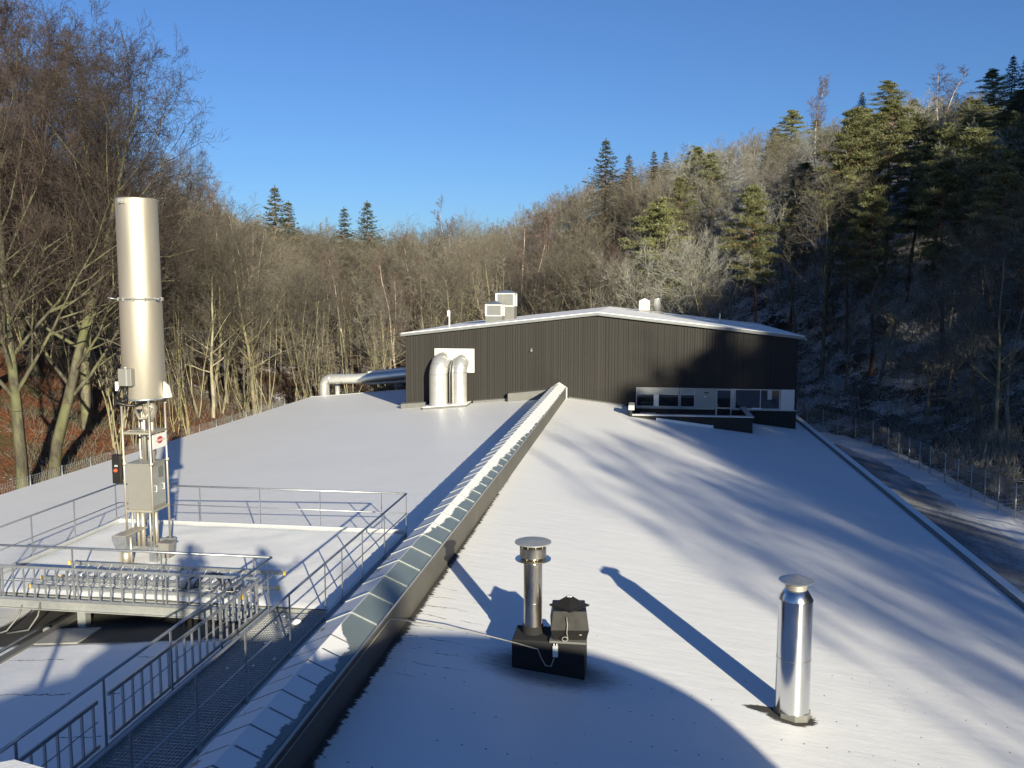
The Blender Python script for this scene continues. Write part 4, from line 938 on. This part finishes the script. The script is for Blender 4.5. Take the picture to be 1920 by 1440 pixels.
def grow_bare(seed, H, dome=0.0, stems=1, lean=0.05, tr=0.16, start=0.3, nprim=16, wide=0.42, up=0.55, ch=(6, 5, 3), twr=0.011, crook=0.16, sub=0.55):
    """returns (thick segments, twig segments)"""
    rg = random.Random(seed); T = []; W = []
    def rv(): return Vector((rg.gauss(0, 1), rg.gauss(0, 1), rg.gauss(0, 1)))
    def branch(p, d, L, r, lev):
        n = (5, 4, 3, 2)[lev] if lev < 4 else 2
        pts = [p.copy()]; dirs = []; q = p.copy(); dd = d.copy()
        for i in range(n):
            dd = (dd + rv() * crook * (1.0 if lev < 3 else .75) + Vector((0, 0, 0.10 if lev < 2 else 0.04))).normalized()
            q = q + dd * (L / n); pts.append(q.copy()); dirs.append(dd.copy())
        for i in range(n):
            ra = r * (1 - .8 * i / n); rb_ = r * (1 - .8 * (i + 1) / n)
            (T if r > .035 else W).append((*pts[i], *pts[i + 1], max(ra, twr * .6), max(rb_, twr * .45)))
        if lev - 1 < len(ch):
            m = ch[lev - 1]
            for j in range(m):
                t = .2 + .8 * (j + rg.random()) / m; k = min(n - 1, int(t * n)); b = pts[k].lerp(pts[k + 1], t * n - k)
                ax = dirs[k].cross(rv()).normalized(); a = rg.uniform(.45, 1.0)
                nd = (dirs[k] * math.cos(a) + ax * math.sin(a)).normalized()
                branch(b, nd, L * rg.uniform(.75, 1.15) * sub * (1.1 - .4 * t), max(r * .42, twr), lev + 1)
    for s in range(stems):
        p = Vector((rg.gauss(0, .04), rg.gauss(0, .04), 0)) if stems > 1 else Vector((0, 0, 0))
        a = rg.uniform(0, 6.28); ln = lean * (1 if stems == 1 else 1.6)
        d = Vector((math.cos(a) * ln, math.sin(a) * ln, 1)).normalized(); Hs = H * rg.uniform(.8, 1.0); n = 9
        pts = [p - Vector((0, 0, .6))]; q = p.copy(); pts.append(q.copy()); dd = d.copy()
        for i in range(n):
            dd = (dd + Vector((rg.gauss(0, .07), rg.gauss(0, .07), .05))).normalized(); q = q + dd * (Hs / n); pts.append(q.copy())
        for i in range(n + 1):
            ra = tr * (1.15 if i == 0 else 1 - .85 * (i - 1) / n); rb_ = tr * (1 - .85 * i / n); T.append((*pts[i], *pts[i + 1], ra, rb_))
        npm = max(4, nprim // stems)
        for j in range(npm):
            t = start + (1 - start) * (j + rg.random()) / npm; f = t * n; k = min(n - 1, int(f)); b = pts[k + 1].lerp(pts[k + 2], f - k)
            az = j * 2.4 + rg.uniform(-.5, .5); el = up + rg.uniform(-.25, .3) + .35 * t
            nd = Vector((math.cos(az) * math.cos(el), math.sin(az) * math.cos(el), math.sin(el)))
            u_ = (t - start) / (1 - start); L = Hs * wide * ((1.0 - .55 * t) * (1 - dome) + dome * (.35 + .75 * math.sin(math.pi * (.12 + .72 * u_)))) * rg.uniform(.75, 1.1)
            branch(b, nd, L, max(tr * .36 * (1.15 - t), .02), 1)
    return T, W

def proto_bare(seed, mt, mw, name='bare', **kw):
    T, W = grow_bare(seed, **kw); v, f = seg_arrays(T, 6); a = np_mesh(name + '_trunk', v, f, mt)
    v, f = seg_arrays(W, 3); return a, np_mesh(name + '_crown', v, f, mw)

def tris(c, dirs, length, width, rs):     # one narrow triangle per row: base at c, tip along dirs
    m = len(c); s = rs.normal(size=(m, 3)); s = np.cross(dirs, s); s /= np.linalg.norm(s, axis=1)[:, None] + 1e-9
    V = np.stack([c - s * width[:, None], c + s * width[:, None], c + dirs * length[:, None]], 1)
    return V.reshape(-1, 3), np.arange(3 * m).reshape(-1, 3)
def proto_pine(seed, H, crown=0.45, rad=3.6, puffs=62, per=480, tr=.2, dead=12):
    rg = random.Random(seed); rs = np.random.RandomState(seed); T = []; n = 8; pts = [Vector((0, 0, -.6)), Vector((0, 0, 0))]; q = Vector((0, 0, 0)); d = Vector((0, 0, 1))
    for i in range(n):
        d = (d + Vector((rg.gauss(0, .035), rg.gauss(0, .035), 0))).normalized(); q = q + d * H / n; pts.append(q.copy())
    for i in range(n + 1): T.append((*pts[i], *pts[i + 1], tr * (1 - .8 * max(0, i - 1) / n), tr * (1 - .8 * i / n)))
    def at(t): f = t * n; k = min(n - 1, int(f)); return pts[k + 1].lerp(pts[k + 2], f - k)
    C = []; D = []; LN = []; WD = []
    for j in range(puffs):
        t = 1 - crown + crown * (j + rg.random()) / puffs; u = (t - (1 - crown)) / crown
        prof = (0.55 + 0.75 * u) if u < .35 else max(.12, 1 - .98 * ((u - .33) / .67) ** 1.6)
        az = j * 2.4 + rg.uniform(-.6, .6); b = at(min(t, .99)); rr_ = rad * prof * rg.uniform(.45, 1.1)
        tip = b + Vector((math.cos(az) * rr_, math.sin(az) * rr_, rg.uniform(-.1, .35) + .25 * rr_ * (u - .3)))
        T.append((*b, *((b + tip) / 2 + Vector((0, 0, .12))), .05, .035)); T.append((*((b + tip) / 2 + Vector((0, 0, .12))), *tip, .035, .015))
        for k in range(3):
            c = b.lerp(tip, .45 + .28 * k) + Vector((rg.gauss(0, .18), rg.gauss(0, .18), rg.gauss(0, .08)))
            pr_ = rg.uniform(.45, .80) * (.7 + .4 * prof); m = int(per / 3)
            o = rs.normal(size=(m, 3)); o /= np.linalg.norm(o, axis=1)[:, None]; o *= rs.uniform(.3, 1, (m, 1)) * [pr_, pr_, pr_ * .30]
            C.append(np.array(c) + o); dv = o * [1, 1, .8] + rs.normal(size=(m, 3)) * .2 + [0, 0, .22]; D.append(dv / np.linalg.norm(dv, axis=1)[:, None])
            LN.append(rs.uniform(.14, .30, m)); WD.append(rs.uniform(.014, .034, m))
    for j in range(dead):
        t = rg.uniform(.25, 1 - crown); az = rg.uniform(0, 6.28); b = at(t); L = rg.uniform(.5, 1.9)
        T.append((*b, *(b + Vector((math.cos(az) * L, math.sin(az) * L, rg.uniform(-.4, .25)))), .022, .008))
    v, f = seg_arrays(T, 6); a = np_mesh('pine_trunk', v, f, M['barkpine'])
    v, f = tris(np.concatenate(C), np.concatenate(D), np.concatenate(LN), np.concatenate(WD), rs); return a, np_mesh('pine_crown', v, f, M['pine'], False)
def proto_spruce(seed, H, rad=2.2, start=.12, whorls=26, mat='spruce'):
    rg = random.Random(seed); rs = np.random.RandomState(seed); T = [(0, 0, -.6, 0, 0, H * .5, .19, .11), (0, 0, H * .5, 0, 0, H, .11, .015)]
    C = []; D = []; LN = []; WD = []
    for j in range(whorls):
        t = start + (1 - start) * (j + .3) / whorls; L = rad * (1 - t) ** .85 * rg.uniform(.85, 1.1) + .12
        for k in range(7):
            az = k * .9 + j * 1.3 + rg.uniform(-.25, .25); l = L * rg.uniform(.65, 1.15); z = H * t + rg.uniform(-.15, .15); dz = -.28 * l if t < .6 else .12 * l
            b = np.array([0, 0, z]); e = np.array([math.cos(az) * l, math.sin(az) * l, z + dz]); T.append((*b, *e, .025, .008))
            m = max(8, int(34 * l / rad * 2.0)); s = rs.uniform(.12, 1, m); side = rs.choice([-1, 1], m)
            dr = np.array([math.cos(az), math.sin(az), 0]); pr_ = np.array([-math.sin(az), math.cos(az), 0])
            c = b + (e - b) * s[:, None] + np.stack([np.zeros(m), np.zeros(m), -.12 * np.sin(s * 3.1)], 1)
            dv = dr * .55 + pr_ * side[:, None] * .8 + rs.normal(size=(m, 3)) * .16 + [0, 0, -.28]; D.append(dv / np.linalg.norm(dv, axis=1)[:, None])
            C.append(c); LN.append(rs.uniform(.25, .6, m) * (1.15 - .6 * s)); WD.append(rs.uniform(.035, .07, m))
    m = 30; C.append(np.stack([rs.normal(size=m) * .03, rs.normal(size=m) * .03, rs.uniform(H * .93, H, m)], 1)); dv = rs.normal(size=(m, 3)) + [0, 0, .8]; D.append(dv / np.linalg.norm(dv, axis=1)[:, None]); LN.append(np.full(m, .22)); WD.append(np.full(m, .03))
    v, f = seg_arrays(T, 5); a = np_mesh('spruce_trunk', v, f, M['barkpine'])
    v, f = tris(np.concatenate(C), np.concatenate(D), np.concatenate(LN), np.concatenate(WD), rs); return a, np_mesh('spruce_crown', v, f, M[mat], False)

PR = {}
PR['oak'] = [proto_bare(10 + i, M['bark'], M['twig'], dome=.85, H=12 + i * .5, tr=.17, start=.30, nprim=21, wide=.46, up=.42, ch=(7, 5, 4), twr=.0105, crook=.14, lean=.06) for i in range(5)]
PR['frost'] = [proto_bare(30 + i, M['bark'], M['twigfrost'], dome=.8, H=11 + i, tr=.17, start=.2, nprim=20, wide=.50, up=.22, ch=(7, 6, 4), twr=.0135, crook=.19, lean=.1) for i in range(3)]
PR['birch'] = [proto_bare(50 + i, M['barkbirch'], M['twigred'], H=13.5 + i, stems=1 + i, tr=.12, start=.35, nprim=20, wide=.30, up=.75, ch=(7, 5, 4), twr=.014, crook=.13, lean=.05) for i in range(2)]
PR['pole'] = [proto_bare(60 + i, M['barkolive'], M['twig'], H=11 + i, stems=3, tr=.065, start=.4, nprim=15, wide=.22, up=.9, ch=(6, 4, 3), twr=.014, crook=.12, lean=.16) for i in range(3)]
PR['beech'] = [proto_bare(70 + i, M['barkbeech'], M['twigbeech'], H=20, tr=.33, start=.22, nprim=26, wide=.44, up=.62, ch=(8, 6, 5, 3), twr=.0085, crook=.10, lean=.04, sub=.60) for i in range(2)]
PR['pine'] = [proto_pine(80 + i, 15 + i, crown=.56 - .05 * i, rad=3.5) for i in range(3)]
PR['spruce'] = [proto_spruce(90 + i, 13 + 1.5 * i, rad=4.7 - .3 * i, whorls=30) for i in range(2)]
CAT = dict(oak='bare_tree', frost='bare_tree', birch='birch_tree', pole='bare_tree', beech='beech_tree', pine='pine_tree', spruce='spruce_tree')
def top_of(pair):
    out = 0
    for me in pair:
        v = np.empty(len(me.vertices) * 3, np.float32); me.vertices.foreach_get('co', v); out = max(out, float(np.percentile(v[2::3], 99.7)))
    return out
TOPS = {k: [top_of(p) for p in v] for k, v in PR.items()}
cnt = {}
def plant(kind, x, y, s=1.0, label=None, group=None, var=None, rot=None, sink=0.1, z=None, sz=None, top=None):
    rg = random.Random(int(x * 131 + y * 977)); P_ = PR[kind]; vi = (var if var is not None else rg.randrange(len(P_))) % len(P_); a, b = P_[vi]
    if top is not None: sz = max(.4, (top - height(x, y)) / TOPS[kind][vi])
    r = bpy.data.objects.new(CAT[kind], None); COL.objects.link(r); r.location = (x, y, (height(x, y) if z is None else z) - sink); r.rotation_euler = (0, 0, rg.uniform(0, 6.28) if rot is None else rot)
    sz = sz or s * rg.uniform(.93, 1.08); r.scale = (s, s, sz); r.empty_display_size = .5
    for nm, me in (('trunk', a), ('crown', b)):
        c = bpy.data.objects.new(nm, me); COL.objects.link(c); c.parent = r
    cnt[kind] = cnt.get(kind, 0) + 1
    tag(r, label, 'tree', group); return r
def azi(x, y): return math.degrees(math.atan2(x, y))
def at(px, Y):      # px: horizontal photo position -> x at distance Y (ground layout aid)
    F_ = math.radians(8.3334); a = math.atan((px - 960) / 1659.0) - F_; return math.tan(a) * Y

HT = {k: sum(v) / len(v) for k, v in TOPS.items()}
def z_of(px, py, Y):   # height seen at photo row py at distance Y
    X = (px - 960) / 1650; Yv = -(py - 720) / 1650; cp, sp = math.cos(R(5.951)), math.sin(R(5.951)); cy_, sy_ = math.cos(R(8.333)), math.sin(R(8.333))
    fx = X * cy_ + (-sy_) * (cp + Yv * sp); fy = X * sy_ + cy_ * (cp + Yv * sp); return (-sp + Yv * cp) / fy * Y
used = []
SKY = [(-200, -100), (0, -60), (150, 60), (240, 130), (300, 200), (340, 330), (420, 352), (475, 395), (560, 425), (600, 422), (700, 424), (780, 408), (870, 398), (920, 404), (1000, 368), (1100, 330), (1200, 308), (1300, 285), (1400, 245), (1500, 228), (1600, 220), (1700, 175), (1800, 168), (2100, 150)]
def sky_row(px):
    for (a, ra), (b, rb_) in zip(SKY, SKY[1:]):
        if px <= b: return ra + (rb_ - ra) * (px - a) / (b - a)
    return 150
def free(x, y, d): return all((x - a) ** 2 + (y - b) ** 2 > d * d for a, b in used)
def own(kind, px, Y, top, s, label, **kw):      # top: photo row the tree top reaches
    x = at(px, Y); used.append((x, Y)); g0 = height(x, Y); sz = max(.5, (z_of(px, top, Y) - g0) / HT[kind])
    if kind == 'spruce': s = sz * min(1.1, .75 + .25 * s)
    return plant(kind, x, Y, s, label, top=z_of(px, top, Y), **kw)

# big beeches at the left edge
own('beech', 22, 41, -60, 1.0, 'thick trunked beech nearest the left edge of the view, rooted in the leaf bank', var=0)
own('beech', 78, 44, -10, 1.05, 'big leaning beech second from the left edge, reddish twigs against the sky', var=1)
own('beech', 150, 54, 50, 1.12, 'tall beech with wide crown just left of the steel flare stack', var=0, rot=2.0)
own('beech', -60, 50, -60, 1.15, 'tall beech half cut off by the left edge of the view', var=1, rot=1.0)
own('beech', 200, 62, 150, .8, 'beech standing farther back directly behind the flare stack', var=0, rot=4.2)
own('beech', 60, 60, 30, 1.2, 'tall beech rising behind the two leaning beeches at far left', var=1, rot=3.3)
own('beech', 110, 68, 90, 1.1, 'beech filling the gap left of the flare stack, farther up the bank', var=0, rot=5.3)
own('beech', 285, 76, 255, .7, 'smaller beech right behind the top of the flare stack, one branch reaching into the sky', var=1, rot=0.4)
# landmark conifers
own('pine', 1420, 88, 345, .98, 'lone sunlit pine with rounded yellow green crown above the right end of the dark building', var=2)
own('pine', 1548, 92, 205, 1.05, 'tall sunlit pine right of the lone pine, crown in stacked layers', var=1)
own('pine', 1655, 90, 180, 1.08, 'sunlit frosted pine, second tall pine on the right slope', var=2)
RL = ['first of the dark frosted pines at right, counted from the tall sunlit pair', 'dark frosted pine in the stand, reaching highest near the right edge', 'dark frosted pine closest to the yard in the stand at the right edge', 'dark pine cut by the right edge of the view',
      'dark pine behind the tall sunlit pair on the right slope', 'dark pine standing between the two tall sunlit pines', 'farthest dark frosted pine in the stand at the right edge', 'dark pine left of the tall sunlit pair, low on the slope', 'dark pine directly behind the lone sunlit pine']
for i, (px, Y, tp, s) in enumerate(((1745, 84, 235, 1.05), (1800, 92, 215, 1.15), (1860, 78, 240, 1.1), (1905, 88, 220, 1.15), (1700, 102, 215, 1.1), (1600, 104, 225, 1.0), (1835, 104, 180, 1.1), (1500, 108, 300, .9), (1465, 104, 340, .85))):
    own('pine', px, Y, tp, s, RL[i], group='pines in the stand at the right edge')
for i, (px, Y, tp, s) in enumerate(((1485, 96, 370, .8), (1590, 86, 330, .9), (1640, 80, 350, .9), (1700, 88, 290, 1.0), (1770, 76, 300, .95), (1815, 84, 285, 1.0), (1880, 72, 310, .95), (1915, 78, 270, 1.05), (1560, 100, 300, .95), (1720, 98, 250, 1.05), (1880, 98, 205, 1.1), (1610, 94, 290, .95))):
    own('pine', px, Y, tp, s, 'dark shaded pine ' + ('just behind the lone pine', 'below the tall sunlit pair, nearer of two', 'low between the tall sunlit pair', 'right of the tall sunlit pair, middle height', 'standing nearest the wire fence at right', 'behind the fence, second from the right edge group', 'at the right edge, lowest and nearest', 'cut by the right edge of the view, front', 'directly behind the first tall sunlit pine', 'high behind the dark stand at right', 'highest at the right edge', 'between and behind the tall sunlit pair')[i], group='shaded pines low on the right slope')
own('spruce', 1133, 150, 262, 1.45, 'large dark spruce standing out on the ridge line above the dark building', var=0)
own('spruce', 520, 135, 350, 1.35, 'large dark spruce on the skyline right of the flare stack', var=0)
own('spruce', 545, 130, 378, 1.1, 'smaller dark spruce close beside the large one right of the flare stack', var=1)
own('spruce', 648, 150, 390, 1.1, 'left of the two small spruces on the skyline at the valley head', var=1)
own('spruce', 691, 150, 378, 1.2, 'right of the two small spruces on the skyline at the valley head', var=0)
for i, px in enumerate((1176, 1222, 1244)): own('spruce', px, 155, (290, 283, 284)[i], (1.0, .8, .6)[i], ('small spruce just right of the large ridge spruce', 'small pointed spruce farther right on the ridge line', 'smallest pointed spruce on the ridge line, beside a reddish birch')[i], var=i)
for i, px in enumerate((1875, 1898, 1602)): own('spruce', px, (140, 142, 140)[i], (105, 110, 172)[i], (1.1, 1.0, .9)[i], ('pointed spruce on the skyline near the right edge', 'pointed spruce at the very right of the skyline', 'small dark spruce poking above the right slope')[i], var=i)
for px, Y, tp, lab in ((1335, 120, 285, 'green pine among bare trees below the ridge birches'), (1470, 135, 205, 'green pine on the skyline between bare trees'), (1650, 135, 150, 'green pine on the skyline left of the pale birch'), (1845, 135, 130, 'broad green pine on the skyline near the right edge'), (1275, 115, 335, 'small green pine half hidden in the bare wood')):
    own('pine', px, Y, tp, .85, lab)
own('birch', 1750, 125, 112, 1.1, 'pale many stemmed birch spreading on the skyline at right', var=1)
own('birch', 1520, 138, 135, .9, 'thin tall bare birch rising above the skyline', var=0)
own('birch', 985, 95, 385, 1.05, 'pale stemmed reddish birch above the roof vents', var=1)
own('birch', 1035, 104, 385, 1.0, 'reddish birch just right of the one above the roof vents', var=0)
own('birch', 1290, 140, 265, 1.1, 'reddish birch on the ridge line', var=1)
own('birch', 845, 140, 368, 1.05, 'rounded reddish tree on the skyline at the valley head', var=1)
own('oak', 420, 74, 400, 1.0, 'tall bare tree with slender trunk right of the flare stack', var=2)
own('birch', 430, 92, 330, 1.0, 'pale fine twigged tree reaching the skyline right of the flare stack', var=0)
own('frost', 1240, 80, 450, .95, 'spreading frosted bare tree just behind the dark building roof vents at right', var=1)
own('frost', 1310, 84, 420, .9, 'frosted bare tree between the gabled vent and the lone pine', var=2)

rg = random.Random(21); cand = []
y = 60.0
while y < 205:
    st = 4.7 + (y - 60) * .016; x = -135.0
    while x < 85:
        cx_, cy_ = x + rg.uniform(-.45, .45) * st, y + rg.uniform(-.45, .45) * st; a = azi(cx_, cy_); dist = math.hypot(cx_, cy_)
        ok = -41.5 < a < 24.5 and dist < 210
        if cy_ < 79 and -31.5 < cx_ < foot_r(cy_) + 3.5: ok = False
        if cx_ > 6 and cy_ < 78 and cx_ < foot_r(cy_) + 3.5: ok = False
        if 5.5 < a < 9.5 and cy_ < 93: ok = False     # open ground before the lone pine
        if ok: cand.append((dist, cx_, cy_, a))
        x += st
    y += st
# nearer woods left and right of the hall
for (xa, xb, ya, yb, st) in ((-75, -33, 40, 60, 4.6), (23, 60, 48, 60, 5.0)):
    y = ya
    while y < yb:
        x = xa
        while x < xb:
            cx_, cy_ = x + rg.uniform(-1.8, 1.8), y + rg.uniform(-1.8, 1.8); a = azi(cx_, cy_)
            if -41.5 < a < 24 and not (cx_ > -39 and cx_ < 0 and cy_ < 56): cand.append((math.hypot(cx_, cy_), cx_, cy_, a))
            x += st
        y += st
cand.sort()
GRP = {'oak': 'bare broadleaved trees of the valley wood', 'frost': 'frosted bare trees on the right slope', 'birch': 'birches scattered in the wood', 'pole': 'mossy multi stemmed trees behind the hall', 'pine': 'pines among the bare trees', 'spruce': 'spruces among the bare trees'}
SEC = [(150, 'at the left edge of the view'), (225, 'just left of the flare stack'), (310, 'directly behind the flare stack'), (450, 'just right of the flare stack'), (580, 'above the left roof edge'), (680, 'above the rear duct'), (760, 'left of the dark gable wall'), (890, 'above the left building eave'),
       (990, 'behind the louvred ventilators'), (1150, 'above the building ridge'), (1260, 'behind the gabled vent'), (1370, 'left of the lone pine'), (1480, 'behind the lone pine'), (1600, 'around the tall sunlit pines'), (1750, 'right of the tall sunlit pines'), (9999, 'at the right edge of the view')]
def px_of(x, y): return 960 + 1659 * math.tan(math.atan2(x, y) + R(8.3334))
def zone(x, y, d):
    d = min(d, 400)
    p = px_of(x, y); k = [n for lim, n in SEC if p < lim][0]
    return k + (', front row' if d < 88 else ', middle rows' if d < 108 else ', back rows')
far = []; nbare = 0
for dist, x, y, a in cand:
    if not free(x, y, 2.6): continue
    q = rg.random()
    if a > 9: k = 'pine' if q < .22 else ('frost' if q < .55 else ('birch' if q < .62 else 'oak'))
    elif a > 0: k = 'frost' if q < .38 else ('oak' if q < .86 else ('birch' if q < .93 else 'pine'))
    elif a > -10: k = 'oak' if q < .62 else ('birch' if q < .82 else 'pole' if q < .94 else 'frost')
    elif dist < 105 and a < -17: k = 'pole' if q < .62 else 'oak'
    else: k = 'oak' if q < .76 else ('birch' if q < .88 else 'pole')
    if a < -29 and k == 'birch': k = 'oak'
    s = rg.uniform(.85, 1.28)
    if a > 9 and y < 80 and k != 'pine': s *= .8
    p_ = px_of(x, y); g0 = height(x, y); hm = (z_of(p_, sky_row(p_) + rg.uniform(2, 26), y) - g0) / HT[k]; sz_ = s * rg.uniform(.93, 1.08)
    if hm < .42: continue
    if hm < sz_: sz_ = hm; s = max(.62, min(s, hm * 1.1))
    if k in ('oak', 'frost', 'pole'):
        if nbare >= 285: far.append((k, x, y, s)); continue
        nbare += 1
    w_ = {'oak': 'bare grey brown tree ', 'frost': 'bare tree with frosted branches ', 'birch': 'slender birch with reddish twigs ', 'pole': 'mossy many stemmed bare tree ', 'pine': 'pine among bare trees ', 'spruce': 'small spruce among bare trees '}[k]
    if cnt.get(k, 0) > 280: far.append((k, x, y, s)); continue
    plant(k, x, y, s, w_ + zone(x, y, dist), GRP[k] + ' ' + zone(x, y, dist), sz=sz_)
# saplings close behind the left fence and beyond the hall end
for i in range(46):
    px = rg.uniform(165, 755); Y = rg.uniform(64, 78) if px > 330 else rg.uniform(50, 62); x = at(px, Y)
    if x > -31.3 and Y < 69.5: Y = rg.uniform(70, 79); x = at(px, Y)
    if not free(x, Y, 1.2): continue
    used.append((x, Y)); plant('pole', x, Y, rg.uniform(.5, .95), 'thin mossy sapling clump with sunlit yellowish stems ' + zone(x, Y, 50).split(',')[0], 'sunlit saplings beyond the left fence ' + zone(x, Y, 50).split(',')[0])

# far wood: one uncountable mass of small twiggy trees
vs = []; fs = []; off = 0
lows = []
for i in range(3):
    T, W = grow_bare(200 + i, 12, tr=.14, start=.2, nprim=13, wide=.46, up=.5, ch=(6, 4), twr=.035, crook=.2); v, f = seg_arrays(T + W, 3); lows.append((v, f))
for j, (k, x, y, s) in enumerate(far):
    v, f = lows[j % 3]; a = rg.uniform(0, 6.28); c_, s_ = math.cos(a) * s, math.sin(a) * s; z = height(x, y) - .1
    vs.append(np.stack([v[:, 0] * c_ - v[:, 1] * s_ + x, v[:, 0] * s_ + v[:, 1] * c_ + y, v[:, 2] * s * 1.05 + z], 1)); fs.append(f + off); off += len(v)
for j in range(500):
    a = rg.uniform(-40, 23); d_ = rg.uniform(200, 270); x, y = d_ * math.sin(R(a)), d_ * math.cos(R(a)); s = rg.uniform(.8, 1.1); p_ = px_of(x, y); hm = (z_of(p_, sky_row(p_) + rg.uniform(0, 22), y) - height(x, y)) / 12; s = min(s, hm)
    if s < .35: continue
    v, f = lows[j % 3]; b = rg.uniform(0, 6.28); c_, s_ = math.cos(b) * s, math.sin(b) * s; z = height(x, y) - .1
    vs.append(np.stack([v[:, 0] * c_ - v[:, 1] * s_ + x, v[:, 0] * s_ + v[:, 1] * c_ + y, v[:, 2] * s + z], 1)); fs.append(f + off); off += len(v)
if vs:
    me = np_mesh('distant_wood', np.concatenate(vs), np.concatenate(fs), M['twig']); o = bpy.data.objects.new('distant_wood', me); COL.objects.link(o)
    tag(o, 'bare brown wood covering the far hillsides up to the skyline', 'wood', kind='stuff')

# underbrush: dead leaves, twigs and bushes on the banks
def scrub(name, label, pts, mat, seed, h=(.3, 1.0), n=7):
    rs = random.Random(seed); S = []
    for x, y in pts:
        z = height(x, y)
        for _ in range(n):
            a = rs.uniform(0, 6.28); L = rs.uniform(*h); t = rs.uniform(.2, 1.1); p = Vector((x + rs.gauss(0, .3), y + rs.gauss(0, .3), z - .05)); d = Vector((math.cos(a) * t, math.sin(a) * t, 1)).normalized()
            m = p + d * L * .6; e = m + (d + Vector((rs.gauss(0, .3), rs.gauss(0, .3), -.1))).normalized() * L * .5
            S.append((*p, *m, .012, .009)); S.append((*m, *e, .009, .003))
    v, f = seg_arrays(S, 3); me = np_mesh(name, v, f, mat); o = bpy.data.objects.new(name, me); COL.objects.link(o); tag(o, label, 'undergrowth', kind='stuff')
pts = []
for _ in range(2600):
    px = rg.uniform(0, 760); Y = rg.uniform(42, 90); x = at(px, Y)
    if x < -30.5 or Y > 70: pts.append((x, Y))
scrub('left_undergrowth'.replace('left_', ''), 'thin brown twigs and brambles on the leaf covered bank at left', pts, M['twig'], 5)
pts = []
for _ in range(2600):
    px = rg.uniform(1480, 1930); Y = rg.uniform(44, 105); x = at(px, Y)
    if x > foot_r(Y) + .2: pts.append((x, Y))
scrub('undergrowth', 'dark frosted twigs and brambles on the shaded slope at right', pts, M['twigfrost'], 6, (.5, 2.0), 9)
# logs and boulders on the right slope
for i in range(16):
    px = rg.uniform(1510, 1900); Y = rg.uniform(66, 92); x = at(px, Y)
    if x < foot_r(Y) + 1.5: continue
    bm = MB(); rr_ = random.Random(i); s = rr_.uniform(.5, 1.5); n = 9; prof = []
    vs_ = []
    for a in range(6):
        for b in range(n):
            th = math.pi * a / 5; ph = 2 * math.pi * b / n; k = s * rr_.uniform(.75, 1.15); vs_.append((x + k * math.sin(th) * math.cos(ph), Y + k * math.sin(th) * math.sin(ph), height(x, Y) + .7 * k * math.cos(th)))
    bm.add(vs_, [(a * n + b, a * n + (b + 1) % n, (a + 1) * n + (b + 1) % n, (a + 1) * n + b) for a in range(5) for b in range(n)])
    tag(bm.build('boulder', M['rock'], None, (x, Y, height(x, Y))), 'snow dusted boulder on the shaded slope at right', 'boulder', 'boulders on the shaded slope')

# trees upslope of the viewpoint, on the sun side, that throw the streaks of shade
def upsun(L, t): return (.879 * L + .477 * t, .477 * L - .879 * t)
rs = random.Random(77)
def shade(L, t, k, s, top):
    x, y = upsun(L, t); g0 = height(x, y); plant(k, x, y, s, 'tree on the slope behind the viewpoint that shades the roof', 'shade trees behind the viewpoint', top=top)
rs = random.Random(77)
for L, t, k, s in ((14.2, 50, 'pole', 1.0), (15.4, 42, 'oak', .9), (16.4, 56, 'birch', 1.0), (17.6, 36, 'pole', 1.0), (18.4, 48, 'oak', 1.0), (19.6, 58, 'frost', 1.0), (20.2, 32, 'birch', .9), (21.0, 44, 'oak', 1.1), (22.0, 54, 'pole', 1.1), (22.8, 34, 'oak', 1.0),
                   (23.6, 46, 'frost', 1.0), (24.6, 28, 'oak', 1.0), (25.0, 40, 'oak', 1.1), (25.8, 52, 'pine', .7)):
    shade(L, t, k, s, 1.5 + .281 * (t + 9) * 1.0)
shade(4.1, 47, 'pine', .36, 12.5); shade(2.6, 50, 'oak', .6, 13.2); shade(0.4, 52, 'oak', .8, 12.8); shade(-2.4, 48, 'oak', .9, 13.0); shade(-4.2, 45, 'oak', .9, 12.6); shade(-7.0, 51, 'frost', 1.0, 14.0); shade(9.5, 60, 'oak', .6, 12.0)
TT = [(21, 5.5), (24, 8.6), (26, 10.6), (30, 14.2), (34, 18), (40, 21), (48, 24), (48.1, 24), (53, 25.5), (58, 29), (62, 33), (70, 40), (90, 48)]
def topline(L):
    for (a, ha), (b, hb) in zip(TT, TT[1:]):
        if L <= b: return ha + (hb - ha) * (L - a) / (b - a)
L = 23.0
while L < 80:
    for t in ((30, 40, 51, 62) if L < 35 else (2, 9, 17, 26)):
        tt = t + rs.uniform(-3, 3); l = L + rs.uniform(-1.2, 1.2); k = ('pine', 'spruce', 'spruce', 'oak')[rs.randrange(4)]
        shade(l, tt, k, rs.uniform(.8, 1.05), topline(max(22, l)) + .281 * (tt - 10) + rs.uniform(-1.8, 1.0))
    L += 2.6
print('trees', cnt, 'far', len(far))
